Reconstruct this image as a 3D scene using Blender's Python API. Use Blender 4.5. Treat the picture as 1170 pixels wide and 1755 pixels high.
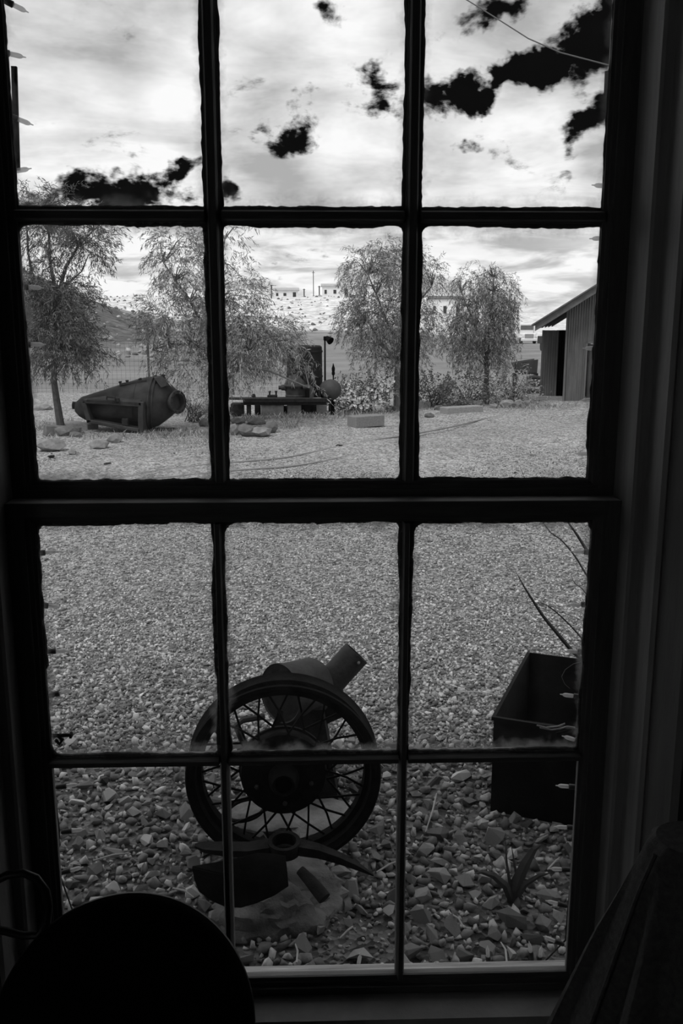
import bpy, bmesh, math, random
import numpy as np
from mathutils import Vector, Matrix

# ------------------------------------------------------------------ clear
for o in list(bpy.data.objects):
    bpy.data.objects.remove(o)
scene = bpy.context.scene
COL = scene.collection
R = math.radians
rng = random.Random(11)
nr = np.random.default_rng(5)

# ------------------------------------------------------------------ camera
CAM = (0.0, -1.45, 1.5)
PITCH, YAW, FPX, IW, IH = R(12.014), R(1.6686), 1576.1, 1170, 1755
cd = bpy.data.cameras.new('camera')
cd.sensor_fit = 'VERTICAL'
cd.sensor_height = 36.0
cd.lens = FPX / IH * 36.0
cd.clip_start, cd.clip_end = 0.02, 3000
cam = bpy.data.objects.new('camera', cd)
COL.objects.link(cam)
cam.location = CAM
cam.rotation_euler = (R(90) - PITCH, 0, -YAW)
scene.camera = cam

# ------------------------------------------------------------------ exposure
vs = scene.view_settings
vs.view_transform = 'Standard'
vs.look = 'None'
vs.gamma = 1.0
vs.use_curve_mapping = False
vs.exposure = 0.0
scene.cycles.max_bounces = 5
scene.cycles.diffuse_bounces = 2
scene.cycles.glossy_bounces = 2

# ------------------------------------------------------------------ node helpers
class NT:
    def __init__(s, tree):
        s.t = tree; s.n = tree.nodes; s.l = tree.links
    def new(s, typ, **kw):
        n = s.n.new(typ)
        for k, v in kw.items():
            setattr(n, k, v)
        return n
    def link(s, a, b): s.l.new(a, b)
    def put(s, sock, v):
        if hasattr(v, 'is_output') or isinstance(v, bpy.types.NodeSocket):
            s.l.new(v, sock)
        else:
            sock.default_value = v
    def math(s, op, a, b=0.0, c=0.0, clamp=False):
        n = s.new('ShaderNodeMath', operation=op, use_clamp=clamp)
        s.put(n.inputs[0], a); s.put(n.inputs[1], b); s.put(n.inputs[2], c)
        return n.outputs[0]
    def noise(s, vec, scale, detail=4.0, rough=0.55, dist=0.0):
        n = s.new('ShaderNodeTexNoise')
        s.put(n.inputs['Vector'], vec)
        n.inputs['Scale'].default_value = scale
        n.inputs['Detail'].default_value = detail
        n.inputs['Roughness'].default_value = rough
        n.inputs['Distortion'].default_value = dist
        return n
    def mapr(s, v, a, b, c=0.0, d=1.0, smooth=False):
        n = s.new('ShaderNodeMapRange')
        n.interpolation_type = 'SMOOTHSTEP' if smooth else 'LINEAR'
        s.put(n.inputs[0], v)
        for i, q in enumerate((a, b, c, d)):
            s.put(n.inputs[1 + i], q)
        return n.outputs[0]
    def mix(s, f, a, b):
        n = s.new('ShaderNodeMix', data_type='FLOAT')
        s.put(n.inputs[0], f); s.put(n.inputs[2], a); s.put(n.inputs[3], b)
        return n.outputs[0]
    def vmath(s, op, a, b):
        n = s.new('ShaderNodeVectorMath', operation=op)
        s.put(n.inputs[0], a); s.put(n.inputs[1], b)
        return n.outputs[0]

# ------------------------------------------------------------------ sky
world = bpy.data.worlds.new('sky')
scene.world = world
world.use_nodes = True
w = NT(world.node_tree)
w.n.clear()
tc = w.new('ShaderNodeTexCoord')
sep = w.new('ShaderNodeSeparateXYZ'); w.link(tc.outputs['Generated'], sep.inputs[0])
dx, dy, dz = sep.outputs
az = w.math('MULTIPLY', w.math('ARCTAN2', dx, dy), 180 / math.pi)
el = w.math('MULTIPLY', w.math('ARCSINE', dz), 180 / math.pi)
den = w.math('ADD', w.math('MAXIMUM', dz, 0.0), 0.10)
pv = w.new('ShaderNodeCombineXYZ')
w.link(w.math('DIVIDE', dx, den), pv.inputs[0])
w.link(w.math('DIVIDE', dy, den), pv.inputs[1])
P = pv.outputs[0]
den2 = w.math('ADD', w.math('MAXIMUM', dz, 0.0), 0.36)
pv2 = w.new('ShaderNodeCombineXYZ')
w.link(w.math('DIVIDE', dx, den2), pv2.inputs[0])
w.link(w.math('DIVIDE', dy, den2), pv2.inputs[1])
sv = w.new('ShaderNodeCombineXYZ'); w.link(az, sv.inputs[0]); w.link(el, sv.inputs[1])
wob = w.noise(sv.outputs[0], 0.30, 4.0, 0.62)
wob2 = w.vmath('SCALE', w.vmath('SUBTRACT', wob.outputs['Color'], (0.5, 0.5, 0.5)), (0, 0, 0))
wob2.node.inputs['Scale'].default_value = 4.6
SV = w.vmath('ADD', sv.outputs[0], wob2)
gap = None
# breaks of clear dark sky: azimuth, elevation, half width, half height (degrees), tilt, strength
BREAKS = [(-11.4, 7.35, 4.6, 1.05, 3, 1.0), (-7.4, 8.8, 2.0, 0.8, 25, .8), (-14.5, 7.6, 2.6, .5, 4, .7), (-1.4, 10.5, 1.9, 1.2, 30, .85), (4.0, 13.0, 2.0, 1.25, 20, .95),
          (8.4, 12.6, 3.2, 1.3, 2, 1.1), (12.2, 13.3, 3.8, 1.0, 12, 1.15), (16.2, 14.9, 2.4, 1.9, 40, 1.2), (15.6, 10.0, 2.0, 1.05, 40, .85), (8.7, 9.3, 1.2, .55, 10, .62),
          (-5.0, 7.35, .9, .8, 0, .8), (1.0, 16.6, 1.1, .8, -30, .55), (10.6, 16.4, 2.0, .6, 10, .62)]
for a0, e0, sx, sy_, tilt, st in BREAKS:
    m = w.new('ShaderNodeMapping', vector_type='TEXTURE')
    w.link(SV, m.inputs[0])
    m.inputs['Location'].default_value = (a0, e0, 0)
    m.inputs['Rotation'].default_value = (0, 0, R(tilt))
    m.inputs['Scale'].default_value = (sx, sy_, 1)
    ln = w.new('ShaderNodeVectorMath', operation='LENGTH'); w.link(m.outputs[0], ln.inputs[0])
    g = w.mapr(ln.outputs['Value'], 0.15, 1.75, st, 0.0, True)
    gap = g if gap is None else w.math('MAXIMUM', gap, g)
n1 = w.noise(pv2.outputs[0], 7.0, 7.0, 0.66, 0.2)
big = w.noise(P, 0.9, 2.0, 0.5)
cover = w.math('ADD', w.mapr(n1.outputs['Fac'], 0.0, 1.0, -2.1, 2.1), w.mapr(big.outputs['Fac'], 0.3, 0.7, 0.45, 1.15))
cover = w.math('SUBTRACT', cover, w.math('MULTIPLY', gap, 1.75))
cloud = w.mapr(cover, -0.48, 0.30, 0.0, 1.0, True)
# cloud body shading: soft grey undersides, white tops, flattened bands towards the horizon
n2 = w.noise(P, 1.3, 6.0, 0.60, 0.4)
n3 = w.noise(sv.outputs[0], 0.085, 2.0, 0.5)
n4 = w.noise(pv2.outputs[0], 9.0, 4.0, 0.62)
bnd = w.new('ShaderNodeMapping'); w.link(sv.outputs[0], bnd.inputs[0]); bnd.inputs['Scale'].default_value = (0.13, 0.62, 1)
n5 = w.noise(bnd.outputs[0], 1.35, 5.0, 0.58, 0.35)
lowf = w.mapr(el, 2.0, 9.0, 1.0, 0.0, True)
sh = w.math('ADD', w.math('MULTIPLY', w.mapr(n2.outputs['Fac'], 0.32, 0.66, 0, 1, True), 0.42), w.math('MULTIPLY', w.mapr(n3.outputs['Fac'], 0.40, 0.58, 0, 1, True), 0.42))
sh = w.math('ADD', sh, w.mapr(n4.outputs['Fac'], 0.3, 0.7, -0.10, 0.12))
low = w.mapr(n5.outputs['Fac'], 0.36, 0.60, 0.12, 0.9, True)
sh = w.mix(w.math('MULTIPLY', lowf, 0.85), sh, low)
bright = w.mapr(sh, 0.05, 0.75, 0.48, 1.08)
val = w.mix(cloud, 0.004, bright)
bg = w.new('ShaderNodeBackground')
cmb = w.new('ShaderNodeCombineColor')
for i in range(3): w.link(val, cmb.inputs[i])
w.link(cmb.outputs[0], bg.inputs['Color'])
bg.inputs['Strength'].default_value = 1.0
out = w.new('ShaderNodeOutputWorld'); w.link(bg.outputs[0], out.inputs[0])

# ------------------------------------------------------------------ sun, soft through the cloud, behind the building and to the left
sd = bpy.data.lights.new('sun', 'SUN')
sd.energy = 2.0
sd.angle = R(24)
sun = bpy.data.objects.new('sun', sd); COL.objects.link(sun)
sun.rotation_euler = Vector((0.36, 0.42, -0.83)).to_track_quat('-Z', 'Y').to_euler()
sun.location = (-4, -4, 12)

# ------------------------------------------------------------------ placing helpers
_cp, _sp, _cy, _sy = math.cos(PITCH), math.sin(PITCH), math.cos(YAW), math.sin(YAW)
FW = Vector((_sy * _cp, _cy * _cp, -_sp)); RT = Vector((_cy, -_sy, 0)); UP = RT.cross(FW)
CV = Vector(CAM)
def ray(x, y): return FW * FPX + RT * (x - IW / 2) + UP * (IH / 2 - y)
def at(x, y, Y):
    d = ray(x, y); return CV + d * ((Y - CV.y) / d.y)
def G(x, y, z=0.0):
    d = ray(x, y); return CV + d * ((z - CV.z) / d.z)
def inview(x, y, z=0.0, mx=60):
    v = Vector((x, y, z)) - CV; q = v.dot(FW)
    if q < 0.1: return False
    a = IW / 2 + FPX * v.dot(RT) / q
    return -mx < a < IW + mx

# ------------------------------------------------------------------ materials
def grey(v): return (v, v, v, 1)
MATS = {}
def mat(name, v, rough=0.8, var=0.3, scale=8.0, bump=0.0, metal=0.0, rnd=None, stretch=None, spec=0.4, bscale=None):
    m = bpy.data.materials.new(name); m.use_nodes = True
    t = NT(m.node_tree); b = t.n['Principled BSDF']
    b.inputs['Roughness'].default_value = rough
    b.inputs['Metallic'].default_value = metal
    b.inputs['Specular IOR Level'].default_value = spec
    c = t.new('ShaderNodeTexCoord').outputs['Object']
    if stretch:
        mp = t.new('ShaderNodeMapping'); t.link(c, mp.inputs[0]); mp.inputs['Scale'].default_value = stretch; c = mp.outputs[0]
    n = t.noise(c, scale, 6.0, 0.6)
    col = t.mapr(n.outputs['Fac'], 0.28, 0.72, v * (1 - var), v * (1 + var))
    if rnd == 'island':
        g = t.new('ShaderNodeNewGeometry').outputs['Random Per Island']
        col = t.math('MULTIPLY', col, t.mapr(t.math('POWER', g, 1.6), 0, 1, 0.45, 2.1))
    elif rnd == 'object':
        g = t.new('ShaderNodeObjectInfo').outputs['Random']
        col = t.math('MULTIPLY', col, t.mapr(g, 0, 1, 0.5, 1.55))
    cc = t.new('ShaderNodeCombineColor')
    for i in range(3): t.link(col, cc.inputs[i])
    t.link(cc.outputs[0], b.inputs['Base Color'])
    if bump:
        n2 = t.noise(c, bscale or scale * 3, 6.0, 0.65)
        bp = t.new('ShaderNodeBump'); bp.inputs['Strength'].default_value = bump; bp.inputs['Distance'].default_value = 0.01
        t.link(n2.outputs['Fac'], bp.inputs['Height']); t.link(bp.outputs[0], b.inputs['Normal'])
    MATS[name] = m
    return m

mat('frame_paint', 0.10, 0.6, 0.35, 14, 0.25, stretch=(6, 6, 0.6))
mat('rail_paint', 0.10, 0.6, 0.35, 14, 0.25, stretch=(0.6, 6, 6))
mat('trim_paint', 0.30, 0.6, 0.2, 10, 0.15, stretch=(5, 5, 0.5))
mat('sill_wood', 0.36, 0.85, 0.45, 10, 0.5, stretch=(0.7, 9, 9))
mat('stool_paint', 0.36, 0.65, 0.25, 10, 0.2)
mat('putty', 0.06, 0.9, 0.5, 60, 0.4)
mat('putty_lit', 0.30, 0.9, 0.4, 60, 0.4)  # lighter copy of putty, skylight on its top put into the colour
mat('plaster', 0.20, 0.9, 0.2, 6, 0.2)
mat('floor_boards', 0.06, 0.7, 0.3, 8, 0.2, stretch=(6, 0.5, 1))
mat('outer_wall', 0.22, 0.85, 0.25, 6, 0.2)
mat('roof_iron', 0.15, 0.6, 0.2, 4)
mat('black_iron', 0.010, 0.75, 0.5, 30, 0.35, spec=0.12)
mat('rust_dark', 0.022, 0.8, 0.5, 24, 0.5, spec=0.12)
mat('rust_mid', 0.045, 0.75, 0.45, 16, 0.4, spec=0.3)
mat('blade_iron', 0.006, 0.8, 0.3, 20, 0.2, spec=0.06)
mat('boiler_rust', 0.032, 0.75, 0.6, 7, 0.5, spec=0.3)
mat('tank_black', 0.012, 0.7, 0.4, 5, 0.2, spec=0.25)
mat('drum_grey', 0.055, 0.7, 0.3, 6, 0.2, spec=0.3)
mat('trough_metal', 0.009, 0.7, 0.6, 10, 0.2, spec=0.12)
mat('soil', 0.03, 0.95, 0.5, 30, 0.8)
mat('stone', 0.27, 0.85, 0.35, 40, 0.5, rnd='object')
mat('stone_pale', 0.45, 0.85, 0.35, 40, 0.5, rnd='object')
mat('stone_dark', 0.15, 0.85, 0.35, 40, 0.5, rnd='object')
mat('gravel_stone', 0.29, 0.85, 0.30, 40, 0.3, rnd='island')
mat('gravel_fine', 0.265, 0.85, 0.25, 40, 0.0, rnd='island')
mat('boulder', 0.12, 0.9, 0.6, 10, 1.0)
mat('boulder_pale', 0.20, 0.9, 0.65, 9, 1.0)
mat('rock', 0.22, 0.9, 0.4, 12, 0.7)
mat('rock_dark', 0.13, 0.9, 0.4, 12, 0.7)
mat('timber', 0.27, 0.85, 0.3, 14, 0.4, stretch=(1, 6, 6))
mat('timber_pale', 0.20, 0.85, 0.3, 14, 0.4, stretch=(1, 6, 6))
mat('bark', 0.11, 0.9, 0.4, 30, 0.6)
mat('bark_dark', 0.07, 0.9, 0.4, 30, 0.6)
mat('leaf_dark', 0.085, 0.7, 0.3, 3, rnd='island')
mat('leaf_mid', 0.17, 0.7, 0.3, 3, rnd='island')
mat('leaf_light', 0.21, 0.7, 0.3, 3, rnd='island')
mat('leaf_bush', 0.15, 0.7, 0.3, 3, rnd='island')
mat('blossom', 0.75, 0.7, 0.1, 3)
mat('reed', 0.03, 0.6, 0.3, 20)
mat('weed', 0.07, 0.7, 0.3, 20)
mat('straw', 0.42, 0.8, 0.2, 20)
mat('dry_grass', 0.26, 0.9, 0.3, 5, rnd='island')
mat('hose', 0.22, 0.6, 0.2, 5)
mat('wire', 0.07, 0.6, 0.2, 5)
mat('corrugated', 0.115, 0.6, 0.30, 3, 0.1, stretch=(6, 6, 0.6), spec=0.35)
mat('corrugated_dark', 0.06, 0.6, 0.3, 3, 0.1, stretch=(6, 6, 0.6), spec=0.3)
mat('bargeboard', 0.12, 0.8, 0.3, 10, 0.2)
mat('white_wall', 0.78, 0.8, 0.06, 1)
mat('hut_roof', 0.42, 0.7, 0.1, 1)
mat('dark_opening', 0.04, 0.6, 0.2, 1)
mat('truck_white', 0.75, 0.4, 0.05, 1)
mat('truck_grey', 0.30, 0.5, 0.1, 2)
mat('rubber', 0.03, 0.8, 0.2, 4)
mat('window_dark', 0.12, 0.2, 0.1, 2)
mat('scrub', 0.24, 0.9, 0.3, 3, rnd='island')
mat('socket_black', 0.012, 0.5, 0.2, 20)
mat('seat_black', 0.006, 0.5, 0.2, 20, 0.1, spec=0.12)
mat('seat_rim', 0.02, 0.4, 0.2, 20, spec=0.3)
mat('cloth_dark', 0.12, 0.9, 0.3, 120, 0.3, spec=0.1)

def glass_mat(name, haze, edge):
    m = bpy.data.materials.new(name); m.use_nodes = True
    t = NT(m.node_tree); t.n.clear()
    c = t.new('ShaderNodeTexCoord')
    s = t.new('ShaderNodeSeparateXYZ'); t.link(c.outputs['Generated'], s.inputs[0])
    ax = t.math('MULTIPLY', t.math('ABSOLUTE', t.math('SUBTRACT', s.outputs[0], 0.5)), 2)
    azz = t.math('MULTIPLY', t.math('ABSOLUTE', t.math('SUBTRACT', s.outputs[2], 0.5)), 2)
    nz = t.noise(c.outputs['Object'], 22, 6, 0.65)
    fine = t.noise(c.outputs['Object'], 260, 3, 0.7)
    e = t.math('ADD', t.math('MAXIMUM', ax, azz), t.mapr(nz.outputs['Fac'], 0.3, 0.7, -0.09, 0.07))
    em = t.mapr(e, 0.86, 1.02, 0.0, edge, True)
    hz = t.math('MULTIPLY', t.mapr(nz.outputs['Fac'], 0.35, 0.7, 0.2, 1.4), haze)
    sp = t.math('MULTIPLY', t.mapr(fine.outputs['Fac'], 0.70, 0.78, 0, 1), 0.10)
    d = t.math('ADD', t.math('ADD', em, hz), t.math('MULTIPLY', sp, t.mapr(nz.outputs['Fac'], 0.5, 0.6, 0, 1)), clamp=True)
    tr = t.new('ShaderNodeBsdfTransparent'); tr.inputs[0].default_value = grey(0.97)
    gl = t.new('ShaderNodeBsdfGlossy'); gl.inputs['Roughness'].default_value = 0.02
    fr = t.new('ShaderNodeFresnel'); fr.inputs[0].default_value = 1.35
    m1 = t.new('ShaderNodeMixShader'); t.link(fr.outputs[0], m1.inputs[0]); t.link(tr.outputs[0], m1.inputs[1]); t.link(gl.outputs[0], m1.inputs[2])
    df = t.new('ShaderNodeBsdfDiffuse'); df.inputs[0].default_value = grey(0.35)
    tl = t.new('ShaderNodeBsdfTranslucent'); tl.inputs[0].default_value = grey(0.38)
    m2 = t.new('ShaderNodeMixShader'); m2.inputs[0].default_value = 0.7; t.link(df.outputs[0], m2.inputs[1]); t.link(tl.outputs[0], m2.inputs[2])
    m3 = t.new('ShaderNodeMixShader'); t.link(d, m3.inputs[0]); t.link(m1.outputs[0], m3.inputs[1]); t.link(m2.outputs[0], m3.inputs[2])
    o = t.new('ShaderNodeOutputMaterial'); t.link(m3.outputs[0], o.inputs[0])
    MATS[name] = m
glass_mat('glass_upper', 0.004, 0.22)
glass_mat('glass_dusty', 0.020, 0.5)
glass_mat('glass_lower', 0.012, 0.5)
glass_mat('glass_clean', 0.002, 0.0)
def bulb_mat():
    m = bpy.data.materials.new('bulb_glass'); m.use_nodes = True
    t = NT(m.node_tree); t.n.clear()
    tr = t.new('ShaderNodeBsdfTransparent'); tr.inputs[0].default_value = grey(0.9)
    tl = t.new('ShaderNodeBsdfTranslucent'); tl.inputs[0].default_value = grey(0.8)
    gl = t.new('ShaderNodeBsdfGlossy'); gl.inputs['Roughness'].default_value = 0.12
    df = t.new('ShaderNodeBsdfDiffuse'); df.inputs[0].default_value = grey(0.8)
    a = t.new('ShaderNodeMixShader'); a.inputs[0].default_value = 0.5; t.link(tl.outputs[0], a.inputs[1]); t.link(df.outputs[0], a.inputs[2])
    b = t.new('ShaderNodeMixShader'); b.inputs[0].default_value = 0.45; t.link(tr.outputs[0], b.inputs[1]); t.link(a.outputs[0], b.inputs[2])
    c = t.new('ShaderNodeMixShader'); c.inputs[0].default_value = 0.12; t.link(b.outputs[0], c.inputs[1]); t.link(gl.outputs[0], c.inputs[2])
    o = t.new('ShaderNodeOutputMaterial'); t.link(c.outputs[0], o.inputs[0])
    MATS['bulb_glass'] = m
bulb_mat()

def ground_mat():
    m = bpy.data.materials.new('ground_gravel'); m.use_nodes = True
    t = NT(m.node_tree); b = t.n['Principled BSDF']; b.inputs['Roughness'].default_value = 0.95
    b.inputs['Specular IOR Level'].default_value = 0.1
    pos = t.new('ShaderNodeNewGeometry').outputs['Position']
    s = t.new('ShaderNodeSeparateXYZ'); t.link(pos, s.inputs[0])
    x, y, z = s.outputs
    vo = t.new('ShaderNodeTexVoronoi'); t.link(pos, vo.inputs['Vector']); vo.inputs['Scale'].default_value = 55
    sc = t.new('ShaderNodeSeparateColor'); t.link(vo.outputs['Color'], sc.inputs[0])
    big = t.noise(pos, 0.7, 5, 0.6); mid = t.noise(pos, 6, 6, 0.65)
    sp = t.math('MULTIPLY', t.mapr(sc.outputs[0], 0, 1, 0.3, 1.7), t.mapr(mid.outputs['Fac'], 0.3, 0.7, 0.75, 1.25))
    sp = t.math('MULTIPLY', sp, t.mapr(big.outputs['Fac'], 0.3, 0.7, 0.85, 1.15))
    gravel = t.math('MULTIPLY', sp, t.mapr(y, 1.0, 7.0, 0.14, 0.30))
    # dirt and dry grass of the field beyond the yard
    fld = t.noise(pos, 0.25, 7, 0.65)
    field = t.mapr(fld.outputs['Fac'], 0.3, 0.7, 0.17, 0.31)
    # pale scrubby hill
    hl = t.noise(pos, 0.42, 6, 0.72)
    hill = t.mapr(hl.outputs['Fac'], 0.38, 0.58, 0.36, 0.88)
    # darker stony mound on the left
    md = t.noise(pos, 1.1, 8, 0.72)
    mound = t.mapr(md.outputs['Fac'], 0.35, 0.62, 0.04, 0.20)
    f1 = t.mapr(t.math('ADD', y, t.mapr(mid.outputs['Fac'], 0, 1, -2, 2)), 15.5, 18.5, 0, 1, True)
    v = t.mix(f1, gravel, field)
    f3 = t.math('MULTIPLY', t.mapr(z, 0.05, 0.6, 0, 1, True), t.mapr(y, 95, 110, 1, 0, True))
    v = t.mix(f3, v, mound)
    f2 = t.mapr(y, 158, 170, 0, 1, True)
    v = t.mix(f2, v, hill)
    c = t.new('ShaderNodeCombineColor')
    for i in range(3): t.link(v, c.inputs[i])
    t.link(c.outputs[0], b.inputs['Base Color'])
    bp = t.new('ShaderNodeBump'); bp.inputs['Strength'].default_value = 0.7; bp.inputs['Distance'].default_value = 0.02
    t.link(t.math('ADD', vo.outputs['Distance'], mid.outputs['Fac']), bp.inputs['Height'])
    t.link(bp.outputs[0], b.inputs['Normal'])
    MATS['ground_gravel'] = m
ground_mat()

# ------------------------------------------------------------------ mesh builder
ORG = {}
def perp(d):
    d = d.normalized()
    a = Vector((0, 0, 1)) if abs(d.z) < 0.9 else Vector((1, 0, 0))
    u = d.cross(a).normalized()
    return u, d.cross(u).normalized()

class MB:
    def __init__(s): s.v = []; s.f = []
    def add(s, vs, fs):
        o = len(s.v); s.v += [tuple(p) for p in vs]; s.f += [tuple(i + o for i in f) for f in fs]; return s
    def box(s, c, size, rot=None):
        c = Vector(c); h = [q / 2 for q in size]
        ps = [Vector((sx * h[0], sy * h[1], sz * h[2])) for sx in (-1, 1) for sy in (-1, 1) for sz in (-1, 1)]
        if rot is not None: ps = [rot @ p for p in ps]
        return s.add([p + c for p in ps], [(0, 1, 3, 2), (4, 6, 7, 5), (0, 4, 5, 1), (2, 3, 7, 6), (0, 2, 6, 4), (1, 5, 7, 3)])
    def box2(s, a, b):
        return s.box([(a[i] + b[i]) / 2 for i in range(3)], [abs(b[i] - a[i]) for i in range(3)])
    def bbox(s, a, b, bev=0.01, rot=None, c=None):
        # box with chamfered edges
        a, b = Vector(a), Vector(b); h = (b - a) / 2; m = (a + b) / 2 if c is None else Vector(c)
        pts = []
        for sx in (-1, 1):
            for sy in (-1, 1):
                for sz in (-1, 1):
                    for k in range(3):
                        q = [h.x, h.y, h.z]
                        for j in range(3):
                            if j != k: q[j] -= bev
                        pts.append(Vector((sx * q[0], sy * q[1], sz * q[2])))
        if rot is not None: pts = [rot @ p for p in pts]
        return s.hull([p + m for p in pts])
    def tube(s, pts, r, n=8, caps=True):
        pts = [Vector(p) for p in pts]; k = len(pts)
        rs = r if isinstance(r, (list, tuple)) else [r] * k
        o = len(s.v); u = None
        for i, p in enumerate(pts):
            d = (pts[min(i + 1, k - 1)] - pts[max(i - 1, 0)])
            if d.length < 1e-9: d = Vector((0, 0, 1))
            d.normalize()
            if u is None: u, v = perp(d)
            else:
                u = (u - d * u.dot(d))
                if u.length < 1e-6: u, v = perp(d)
                u.normalize(); v = d.cross(u)
            for j in range(n):
                a = 2 * math.pi * j / n
                s.v.append(tuple(p + (u * math.cos(a) + v * math.sin(a)) * rs[i]))
        for i in range(k - 1):
            for j in range(n):
                a, b = o + i * n + j, o + i * n + (j + 1) % n
                s.f.append((a, b, b + n, a + n))
        if caps:
            s.f.append(tuple(o + j for j in range(n - 1, -1, -1)))
            s.f.append(tuple(o + (k - 1) * n + j for j in range(n)))
        return s
    def lathe(s, prof, org, axis, n=32, closed=False, sx=1.0, sy=1.0, u=None):
        # prof: (radius, distance along axis)
        org = Vector(org); d = Vector(axis).normalized()
        if u is None: u, v = perp(d)
        else:
            u = Vector(u).normalized(); v = d.cross(u)
        o = len(s.v); k = len(prof)
        for r, t in prof:
            for j in range(n):
                a = 2 * math.pi * j / n
                s.v.append(tuple(org + d * t + (u * math.cos(a) * sx + v * math.sin(a) * sy) * r))
        for i in range(k if closed else k - 1):
            i2 = (i + 1) % k
            for j in range(n):
                s.f.append((o + i * n + j, o + i * n + (j + 1) % n, o + i2 * n + (j + 1) % n, o + i2 * n + j))
        if not closed:
            if prof[0][0] > 1e-6: s.f.append(tuple(o + j for j in range(n - 1, -1, -1)))
            if prof[-1][0] > 1e-6: s.f.append(tuple(o + (k - 1) * n + j for j in range(n)))
        return s
    def prism(s, poly, d0, d1, fn):
        # poly: 2D outline; fn(a, b, t) -> point
        n = len(poly); o = len(s.v)
        for t in (d0, d1):
            for a, b in poly: s.v.append(tuple(fn(a, b, t)))
        for j in range(n):
            s.f.append((o + j, o + (j + 1) % n, o + n + (j + 1) % n, o + n + j))
        s.f.append(tuple(o + j for j in range(n - 1, -1, -1))); s.f.append(tuple(o + n + j for j in range(n)))
        return s
    def hull(s, pts):
        bm = bmesh.new()
        for p in pts: bm.verts.new(p)
        r = bmesh.ops.convex_hull(bm, input=bm.verts)
        bmesh.ops.delete(bm, geom=[e for e in r['geom_interior'] if isinstance(e, bmesh.types.BMVert)], context='VERTS')
        bm.verts.index_update()
        s.add([v.co.copy() for v in bm.verts], [[v.index for v in f.verts] for f in bm.faces]); bm.free()
        return s
    def build(s, name, m, parent=None, smooth=False, base=None, flip=True):
        if parent is not None: org = ORG[parent.name]
        elif base is not None: org = Vector(base)
        else:
            a = np.array(s.v); org = Vector(((a[:, 0].min() + a[:, 0].max()) / 2, (a[:, 1].min() + a[:, 1].max()) / 2, a[:, 2].min()))
        me = bpy.data.meshes.new(name)
        me.from_pydata([(p[0] - org.x, p[1] - org.y, p[2] - org.z) for p in s.v], [], s.f)
        if flip and len(s.f) < 60000:
            bm = bmesh.new(); bm.from_mesh(me); bmesh.ops.recalc_face_normals(bm, faces=bm.faces); bm.to_mesh(me); bm.free()
        me.materials.append(MATS[m])
        if smooth:
            me.polygons.foreach_set('use_smooth', [True] * len(me.polygons))
            me.set_sharp_from_angle(angle=R(38))
        me.update()
        return link(name, me, parent, org)

def link(name, me, parent=None, org=Vector((0, 0, 0))):
    o = bpy.data.objects.new(name, me); COL.objects.link(o)
    if parent is not None:
        o.parent = parent
    else:
        o.location = org
    ORG[o.name] = Vector(org)
    return o
def tag(o, label=None, cat=None, group=None, kind=None):
    if label: o['label'] = label
    if cat: o['category'] = cat
    if group: o['group'] = group
    if kind: o['kind'] = kind
    return o
def thing(name, label, cat, loc, group=None):
    o = bpy.data.objects.new(name, None); COL.objects.link(o); o.location = loc
    o.empty_display_size = 0.1
    ORG[o.name] = Vector(loc)
    return tag(o, label, cat, group)
def struct(o, label=None, cat=None): return tag(o, label, cat, None, 'structure')
def bigmesh(name, V, F, m, parent=None, org=Vector((0, 0, 0))):
    # V (n,3), F (k,q) arrays, fast path
    me = bpy.data.meshes.new(name)
    n, k, q = len(V), len(F), F.shape[1]
    me.vertices.add(n); me.vertices.foreach_set('co', (V - np.array(org)).astype(np.float32).ravel())
    me.loops.add(k * q); me.loops.foreach_set('vertex_index', F.astype(np.int32).ravel())
    me.polygons.add(k); me.polygons.foreach_set('loop_start', np.arange(0, k * q, q, dtype=np.int32))
    me.update(calc_edges=True)
    me.materials.append(MATS[m])
    return link(name, me, parent, org)

# ================================================================== TERRAIN
def sstep(a, b, x):
    t = np.clip((x - a) / (b - a), 0, 1); return t * t * (3 - 2 * t)
def terrain_h(x, y):
    x = np.asarray(x, float); y = np.asarray(y, float)
    r = x / (y + 1.45)
    base = -0.0222 * np.clip(y - 26, 0, 114)
    hill = sstep(138, 170, y) * 1.6 + sstep(165, 305, y) * 8.3
    low = sstep(140, 420, y) * 5.4
    f = sstep(0.17, 0.10, r)
    far = np.where(f > 0, f * hill + (1 - f) * low, low)
    bump = sstep(160, 200, y) * (np.sin(x * .11 + 1) * .5 + np.sin(x * .23 + y * .07) * .3)
    m1 = 6.2 * np.exp(-((x + 24.0) ** 2) / (2 * 8.4 ** 2) - ((y - 58) ** 2) / (2 * 18 ** 2))
    m2 = 13 * np.exp(-((x + 62) ** 2) / (2 * 21 ** 2) - ((y - 140) ** 2) / (2 * 30 ** 2))
    rough = 0.02 * sstep(5, 12, y) * (np.sin(x * 2.1 + y * .7) + np.sin(y * 1.7 - x * .9))
    m1 = m1 * (1 + .05 * np.sin(x * 1.3) * np.sin(y * .9))
    return base + far + bump * .6 + m1 + m2 + rough * np.where(y < 60, 1, 0)
NX, NY = 101, 190
ys = np.concatenate([np.linspace(0.06, 6, 25), 6 + (1200 - 6) * (np.linspace(0, 1, NY - 25 + 1)[1:] ** 3.0)])
us = np.linspace(-1, 1, NX)
Yg, Ug = np.meshgrid(ys, us, indexing='ij')
Xg = Ug * (4 + 0.75 * Yg)
Zg = terrain_h(Xg, Yg)
V = np.stack([Xg, Yg, Zg], -1).reshape(-1, 3)
idx = np.arange(NY * NX).reshape(NY, NX)
F = np.stack([idx[:-1, :-1], idx[:-1, 1:], idx[1:, 1:], idx[1:, :-1]], -1).reshape(-1, 4)
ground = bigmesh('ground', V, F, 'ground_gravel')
struct(ground, 'gravel yard running back to a dirt field, a stony mound and pale hills', 'ground')
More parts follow.
